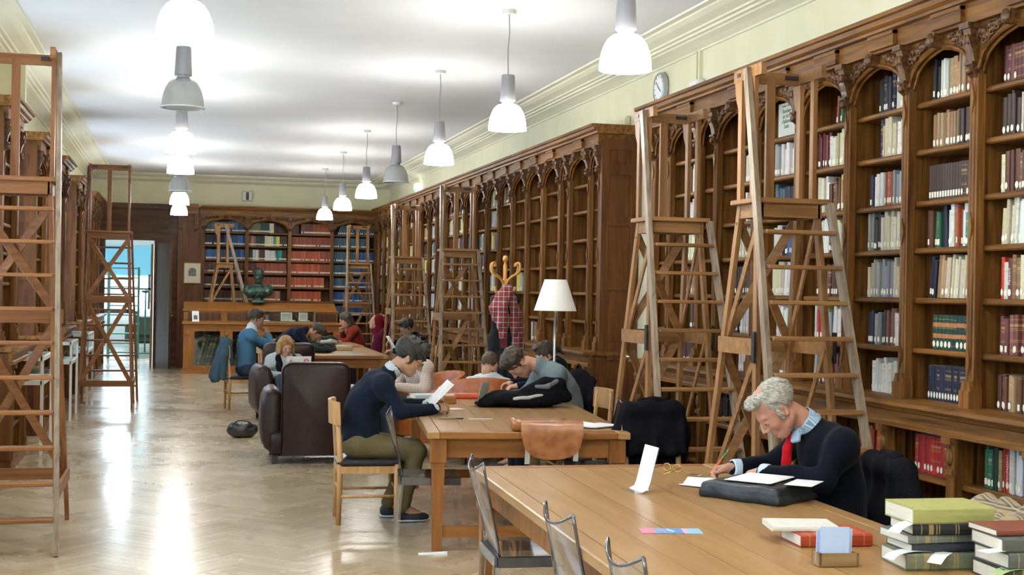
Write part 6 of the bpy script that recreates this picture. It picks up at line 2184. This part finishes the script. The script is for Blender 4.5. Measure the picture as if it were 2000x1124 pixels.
# slip box with blue slips, red and white books
sb = thing('slip_box', 'small wooden box holding blue request slips', 'box', (2.135, 4.02, ZT), R(-6))
MB().cbox((-.068, -.035, 0), (.068, .035, .008), .002).bb((-.068, -.035, .006), (-.060, .035, .045)).bb((.060, -.035, .006), (.068, .035, .045)).bb((-.068, -.035, .006), (.068, -.028, .045)).bb((-.068, .028, .006), (.068, .035, .045)).build('box', wood('slip_box_wood', (.22, .13, .055), (.34, .22, .10), 'x', 20), sb)
for k_, (x, w, h, yy) in enumerate(((-.012, .10, .13, -.02), (-.02, .085, .12, -.012), (-.035, .07, .115, -.004), (.02, .075, .12, .004), (-.03, .06, .10, .012), (.03, .06, .11, .02))):
    MB().bar((x, yy, .01), (x + .004, yy + .004, h), w, .0015, (0, 1, 0)).build('slip', paper_blue, sb)
lying('orange-red book lying under the white one behind slip box', 2.30, 4.40, ZT, .27, .19, .045, R(-4), (.40, .055, .02))
lying('white paperback lying on the orange-red book', 2.22, 4.45, ZT + .0455, .24, .17, .02, R(-12), (.72, .70, .62))
slip('white slip lying behind the orange-red book', [(2.46, 4.52, .765), (2.50, 4.53, .764), (2.54, 4.54, .762)])
# leaflet strip
lf = thing('leaflet', 'long pink and blue printed bookmark leaflet on the nearest table', 'leaflet', (1.815, 4.70, ZT), R(-12))
for x0, x1, c in ((-.115, -.06, (.62, .18, .30)), (-.06, .0, (.10, .28, .50)), (.0, .045, (.06, .22, .48)), (.045, .062, (.66, .35, .48)), (.062, .115, (.22, .45, .62))):
    MB().bb((x0, -.055, 0), (x1, .055, .001)).build('printed_panel', mat('print_%d' % int(c[0] * 100 + c[2] * 10000), c, .5), lf)
for x, c in ((-.03, (.7, .25, .4)), (.0, (.7, .75, .78))):
    MB().box((x, .004, .0012), (.012, .05, .0006), rot=Matrix.Rotation(.4, 3, 'Z')).build('printed_figure', mat('printf_%d' % int(c[1] * 100), c, .5), lf)
def sign_holder(label, loc, rotz, h=.21, w=.15):
    t = thing('sign_holder', label, 'sign', loc, rotz, 'leaning paper notices')
    P = [Vector((0, 0, .003)), Vector((.05, 0, .003)), Vector((.075, 0, .015)), Vector((.085, 0, .04)), Vector((.125, 0, h))]
    mb = MB()
    mb.loft([[p + Vector((0, -w / 2, 0)), p + Vector((0, w / 2, 0)), p + Vector((.002, w / 2, .002)), p + Vector((.002, -w / 2, .002))] for p in P])
    mb.build('stand', case_glass, t)
    mb = MB()
    Q = [p + Vector((-.003, 0, .002)) for p in P[1:]]
    mb.loft([[p + Vector((0, -w / 2 + .003, 0)), p + Vector((0, w / 2 - .003, 0)), p + Vector((.001, w / 2 - .003, .001)), p + Vector((.001, -w / 2 + .003, .001))] for p in Q])
    mb.build('notice', paper, t)
    return t
sign_holder('white notice in clear holder on the nearest table, left of man', (1.97, 5.66, ZT), R(5), .20, .15)
sign_holder('white notice in clear holder on the satchel table', (2.22, 10.02, ZT), R(-42), .19, .13)
sign_holder('white notice in clear holder on the middle far table', (1.98, 20.0, ZT), R(-28), .22, .15)
# papers, portfolio, glasses, pencil
def sheet(label, x, y, z, rz, w=.21, h=.297, n=1, m=paper):
    mb = MB()
    rr = random.Random(int(x * 100 + y * 1000))
    for k_ in range(n):
        r_ = Matrix.Rotation(rr.uniform(-.08, .08) if n > 1 else 0, 3, 'Z')
        mb.box((rr.uniform(-.01, .01) * (n > 1), 0, .0006 + .0013 * k_), (w, h, .001), rot=r_)
    return mb.build('paper_sheets', m, None, loc=(x, y, z), rotz=rz, label=label, cat='paper')
sheet('white sheets under the hands of the writing man', 2.51, 5.90, ZT, R(62), n=4)
sheet('white sheet lying near the spectacles on nearest table', 2.41, 5.78, ZT + .0045, R(40), .16, .22)
pf = thing('portfolio', 'black leather document case with papers on top', 'case', (2.50, 5.42, ZT), math.atan2(-.84, .55))
f = Sdf(.02)
f.box((0, 0, .036), (.185, .15, .036), None, .02).box((0, .0, .015), (.205, .165, .015), None, .01)
for k_ in range(3):
    f.cone((-.18, -.152, .025 + .016 * k_), (.18, -.152, .025 + .016 * k_), .009)
put('case_body', f.mesh('case_body', .008, noise_mat('black_case_leather', (.006, .010, .014), (.016, .024, .03), (40, 40, 40), 3, .45, .1, .5), (.0025, 35, 3)), pf)
sheet('white papers lying on the black document case', 2.525, 5.46, ZT + .078, R(-50), .21, .28, 3)
sheet('loose white page at the right of black document case', 2.65, 5.28, ZT + .0815, R(-42), .12, .2)
eg = thing('spectacles', 'gold-rimmed folded-open spectacles lying on the nearest table', 'spectacles', (2.42, 6.26, ZT + .022), R(-60))
g_ = MB()
for sx in (-1, 1):
    g_.tube([(sx * .034 + .024 * math.cos(a), 0, .018 * math.sin(a)) for a in [2 * math.pi * q / 16 for q in range(17)]], .0022, 5)
    g_.tube([(sx * .06, 0, .008), (sx * .062, -.07, -.004), (sx * .05, -.13, -.018)], .002, 5)
g_.tube([(-.01, 0, .004), (0, 0, .008), (.01, 0, .004)], .002, 5)
g_.build('frame', brass, eg, True)
for sx in (-1, 1):
    MB().lathe([(0, -.0006), (.022, -.0006), (.022, .0006), (0, .0006)], (sx * .034, 0, 0), 14, rot=rx).build('lens', lens_glass, eg)
# keys beside the paper
ky = thing('keys', 'small bunch of dark keys on paper beside the spectacles', 'keys', (2.49, 6.07, ZT + .004))
MB().tube([(.015 * math.cos(a), .015 * math.sin(a), .004) for a in [2 * math.pi * q / 12 for q in range(13)]], .0016, 5).build('ring', chrome, ky)
for k_ in range(3):
    a = 1.2 + k_ * .7
    MB().bar((.012 * math.cos(a), .012 * math.sin(a), .003 + .002 * k_), (.06 * math.cos(a), .06 * math.sin(a), .003 + .002 * k_), .009, .002).build('key', mat('dark_steel', (.12, .11, .08), .4, .8), ky)
pn = thing('pencil', 'green and orange pencil in the hand of the writing man', 'pencil', (2.515, 6.03, ZT + .006))
e_ = Vector((.105, -.01, .135))
MB().tube([(0, 0, 0), e_ * .12], [.0008, .004], 8).build('tip', mat('pencil_green', (.03, .22, .06), .4), pn)
MB().tube([e_ * .12, e_ * .62], .0043, 8).build('grip', mat('pencil_orange', (.6, .10, .02), .4), pn)
MB().tube([e_ * .62, e_], .0043, 8).build('barrel', mat('pencil_green', (.03, .22, .06), .4), pn)

# ================================================================== THINGS ON THE SATCHEL TABLE
# book in the reader's hands
rbk = open_book('large open book held up by the man in navy jumper', (1.86, 9.44, .905), 0, .15, .215, 0, 'open_book', 'book', mat('pale_cover2', (.66, .67, .62), .6), .03)
rbk.matrix_world = Matrix.Translation((1.865, 9.44, .90)) @ Matrix.Rotation(R(-90 - 6), 4, 'Z') @ Matrix.Rotation(R(46), 4, 'X')
st = thing('satchel', 'tan leather satchel with flap hanging over the table end', 'satchel', (2.30, 8.16, ZT), R(-8))
f = Sdf(.02)
f.box((-.02, .13, .035), (.19, .13, .03), None, .02).cone((-.2, .02, .03), (.17, .0, .035), .03).cone((-.2, .0, .05), (-.23, .02, .08), .012)
put('bag_body', f.mesh('bag_body', .008, leather_bag, (.004, 40, 3)), st)
f = Sdf(.015)
fl = []
mb = MB()
rings = []
for k_ in range(21):
    u = -1 + 2 * k_ / 20
    x = .03 + u * .20
    dz = -.15 * math.sqrt(max(0, 1 - (abs(u) ** 2.6))) - .015
    P = smooth_path([(x * .97, .12, .066 + .004 * math.sin(u * 7)), (x, .02, .072), (x, -.035, .058), (x, -.052, .0), (x * .99, -.054, dz)], 4)
    rings.append([tuple(p) for p in P] + [(p.x, p.y - .004, p.z - .006) for p in P[::-1]])
mb.loft(rings)
mb.build('flap', leather_bag, st, 60)
for x, zz in ((-.12, -.20), (.19, -.18)):
    MB().loft([[(x - .016, -.035, .01), (x + .016, -.035, .01), (x + .016, -.032, .01), (x - .016, -.032, .01)], [(x - .016 - .01, -.055, zz), (x + .016 - .01, -.055, zz), (x + .016 - .01, -.052, zz), (x - .016 - .01, -.052, zz)]]).build('strap', mat('strap_grey', (.36, .36, .31), .7), st)
    MB().bb((x - .02, -.04, .02), (x + .02, -.034, .05)).build('buckle', chrome, st)
sheet('white printed sheets lying behind the satchel', 2.60, 8.66, ZT, R(-70), .21, .30, 4)
sheet('white journal pages at the right edge of satchel table', 2.72, 8.45, ZT + .006, R(-60), .2, .28, 5)
pkt = thing('rucksack', 'black rucksack with grey straps lying on the satchel table', 'rucksack', (2.62, 9.95, ZT), R(-6))
f = Sdf(.04)
f.ell((-.05, 0, .06), (.26, .14, .07)).ell((.16, 0, .09), (.16, .13, .09)).ell((-.28, -.02, .03), (.12, .08, .035)).chain([(.0, -.05, .12), (.15, -.06, .19), (.28, -.02, .17), (.33, 0, .08)], [.03, .035, .035, .04]).cut((0, 0, -1), 0)
put('pack', f.mesh('pack', .010, black_fabric, (.008, 30, 4)), pkt)
f = Sdf(.01)
f.chain([(-.10, -.13, .07), (.02, -.125, .085), (.12, -.12, .10)], [.014, .013, .012])
put('strap', f.mesh('strap', .007, mat('pale_strap', (.42, .44, .40), .8), (.003, 60, 2)), pkt)
f = Sdf(.01)
f.chain([(.08, -.09, .16), (.17, -.1, .17), (.24, -.05, .2)], [.02, .022, .02])
put('strap', f.mesh('strap', .007, mat('grey_strap', (.12, .13, .14), .8), (.003, 60, 5)), pkt)
pcs = thing('pencil_case', 'salmon red pencil case on the satchel table', 'pencil case', (2.30, 10.72, ZT), R(-12))
f = Sdf(.01)
f.cone((-.11, 0, .022), (.11, 0, .022), .021, .024).cut((0, 0, -1), 0)
put('pouch', f.mesh('pouch', .007, cloth('salmon_cloth', (.55, .10, .05), .15), (.002, 40, 1)), pcs)
MB().tube([(-.11, 0, .043), (.11, 0, .046)], .003, 5).build('zip', chrome, pcs)
wb_ = thing('slip_box', 'small orange wooden box by the book reader', 'box', (2.10, 10.28, ZT), R(-10))
MB().cbox((-.05, -.05, 0), (.05, .05, .06), .004).bb((-.045, -.045, .06), (.045, .045, .064)).build('box', honey_x, wb_)
MB().bb((-.035, -.01, .06), (.035, .0, .075)).build('slip', paper, wb_)
pe = thing('pen', 'dark pen lying on satchel table before the reader', 'pen', (1.86, 9.02, ZT + .006), R(-2))
MB().tube([(-.09, 0, 0), (.03, 0, 0)], .006, 8).build('barrel', mat('pen_olive', (.16, .13, .06), .4), pe)
MB().tube([(.03, 0, 0), (.08, 0, 0)], .006, 8).build('cap', black_plastic, pe)
pe2 = thing('ruler', 'cream paper strip lying beside the dark pen', 'strip', (2.06, 9.01, ZT), R(-2))
MB().bb((-.085, -.012, 0), (.085, .012, .003)).build('strip', pages, pe2)
MB().bb((-.02, -.01, .003), (.0, .01, .0035)).build('mark', paper_blue, pe2)
lying('pale book lying beyond the reader, edges toward camera', 2.02, 10.78, ZT, .26, .18, .035, R(4), (.45, .5, .52))
lying('green-edged notebook behind the pencil case', 2.48, 10.90, ZT, .2, .15, .02, R(-10), (.2, .45, .15))
sheet('white sheets under the bent man in grey', 2.72, 10.55, ZT, R(80), n=3)
sheet('pinkish sheet beside the small orange box', 2.02, 9.80, ZT, R(20), .15, .12, 1, mat('pinkish_paper', (.75, .66, .68), .8))

# ================================================================== THINGS ON THE FAR TABLES AND THE LAPTOP
lt = thing('laptop', 'white laptop with stickers on the lap of blonde woman', 'laptop', (1.45, 16.38, .60), R(4))
MB().cbox((-.15, -.02, 0), (.15, .19, .016), .004).build('base', mat('white_plastic', (.78, .78, .77), .35), lt)
MB().bar((0, -.012, .015), (0, -.075, .215), .30, .010, (0, 1, 0)).build('lid', mat('white_plastic', (.78, .78, .77), .35), lt)
st_ = MB()
for k_ in range(9):
    a = 2 * math.pi * k_ / 9
    st_.ell((.09 + .026 * math.cos(a), -.0775, .16 + .022 * math.sin(a)), (.009, .003, .009), 6, 4)
st_.build('sticker', mat('sticker_red', (.5, .08, .09), .6), lt)
MB().prism([(-.115, .145), (-.10, .15), (-.085, .175), (-.092, .178), (-.108, .158)], -.070, -.0765, 'y').build('sticker', mat('sticker_green', (.05, .14, .05), .6), lt)
lying('thick cream book on the middle far table', 2.32, 19.15, ZT, .26, .2, .07, R(5), (.42, .36, .22))
lying('thick volume lying on the farthest table', 2.45, 21.6, ZT, .28, .2, .05, R(8), (.30, .24, .12))
sheet('blue printed leaflet on the near end of middle far table', 2.32, 18.0, ZT, R(85), .12, .26, 1, mat('cyan_leaflet', (.15, .45, .60), .6))
sheet('white sheets before the hunched man', 2.12, 19.35, ZT, R(70), n=4)
sheet('white sheets before the woman in red', 2.55, 22.4, ZT, R(95), n=5)
sheet('white sheets on the farthest table, left side', 2.0, 21.9, ZT, R(80), n=4)
db = thing('bag', 'dark grey bag slumped on the middle far table', 'bag', (1.98, 18.45, ZT), R(10))
f = Sdf(.03)
f.ell((0, 0, .05), (.19, .12, .06)).ell((-.1, 0, .08), (.08, .08, .05)).ell((.08, .02, .07), (.09, .08, .05)).cut((0, 0, -1), 0)
put('bag_body', f.mesh('bag_body', .011, cloth('dark_grey_canvas', (.03, .032, .034), .3), (.008, 40, 5)), db)
MB().tube(smooth_path([(-.1, -.06, .1), (0, -.1, .13), (.1, -.06, .09)]), .008, 6).build('handle', black_plastic, db, True)
db2 = thing('jacket', 'dark olive jacket bundled on the farthest table', 'jacket', (2.25, 21.05, ZT))
f = Sdf(.03)
f.ell((0, 0, .06), (.24, .12, .07)).ell((.1, .02, .1), (.1, .08, .05)).ell((-.14, 0, .05), (.1, .1, .05)).cut((0, 0, -1), 0)
put('bundle', f.mesh('bundle', .012, cloth('dark_olive_cloth', (.03, .035, .025), .3), (.012, 35, 8)), db2)
f = Sdf(.02)
f.chain([(-.05, -.1, .05), (.1, -.12, .06), (.2, -.08, .05)], [.03, .03, .025])
put('sleeve', f.mesh('sleeve', .012, cloth('pale_sleeve', (.5, .52, .42), .2), (.004, 35, 8)), db2)
rd = open_book('white book propped up before the man with glasses', (2.86, 18.5, .85), 0, .11, .2, 0, 'open_book', 'book', paper, .02)
rd.matrix_world = Matrix.Translation((2.92, 18.5, .90)) @ Matrix.Rotation(R(90), 4, 'Z') @ Matrix.Rotation(R(60), 4, 'X')
# wedge under the table leg
wd_ = MB().prism([(-.09, 0), (.09, 0), (.09, .012), (-.09, .002)], -.03, .03, 'y').build('wooden_wedge', paper, None, loc=(1.58, 8.18, .0), rotz=R(-8), label='pale wedge on the floor by the satchel table leg', cat='wedge')
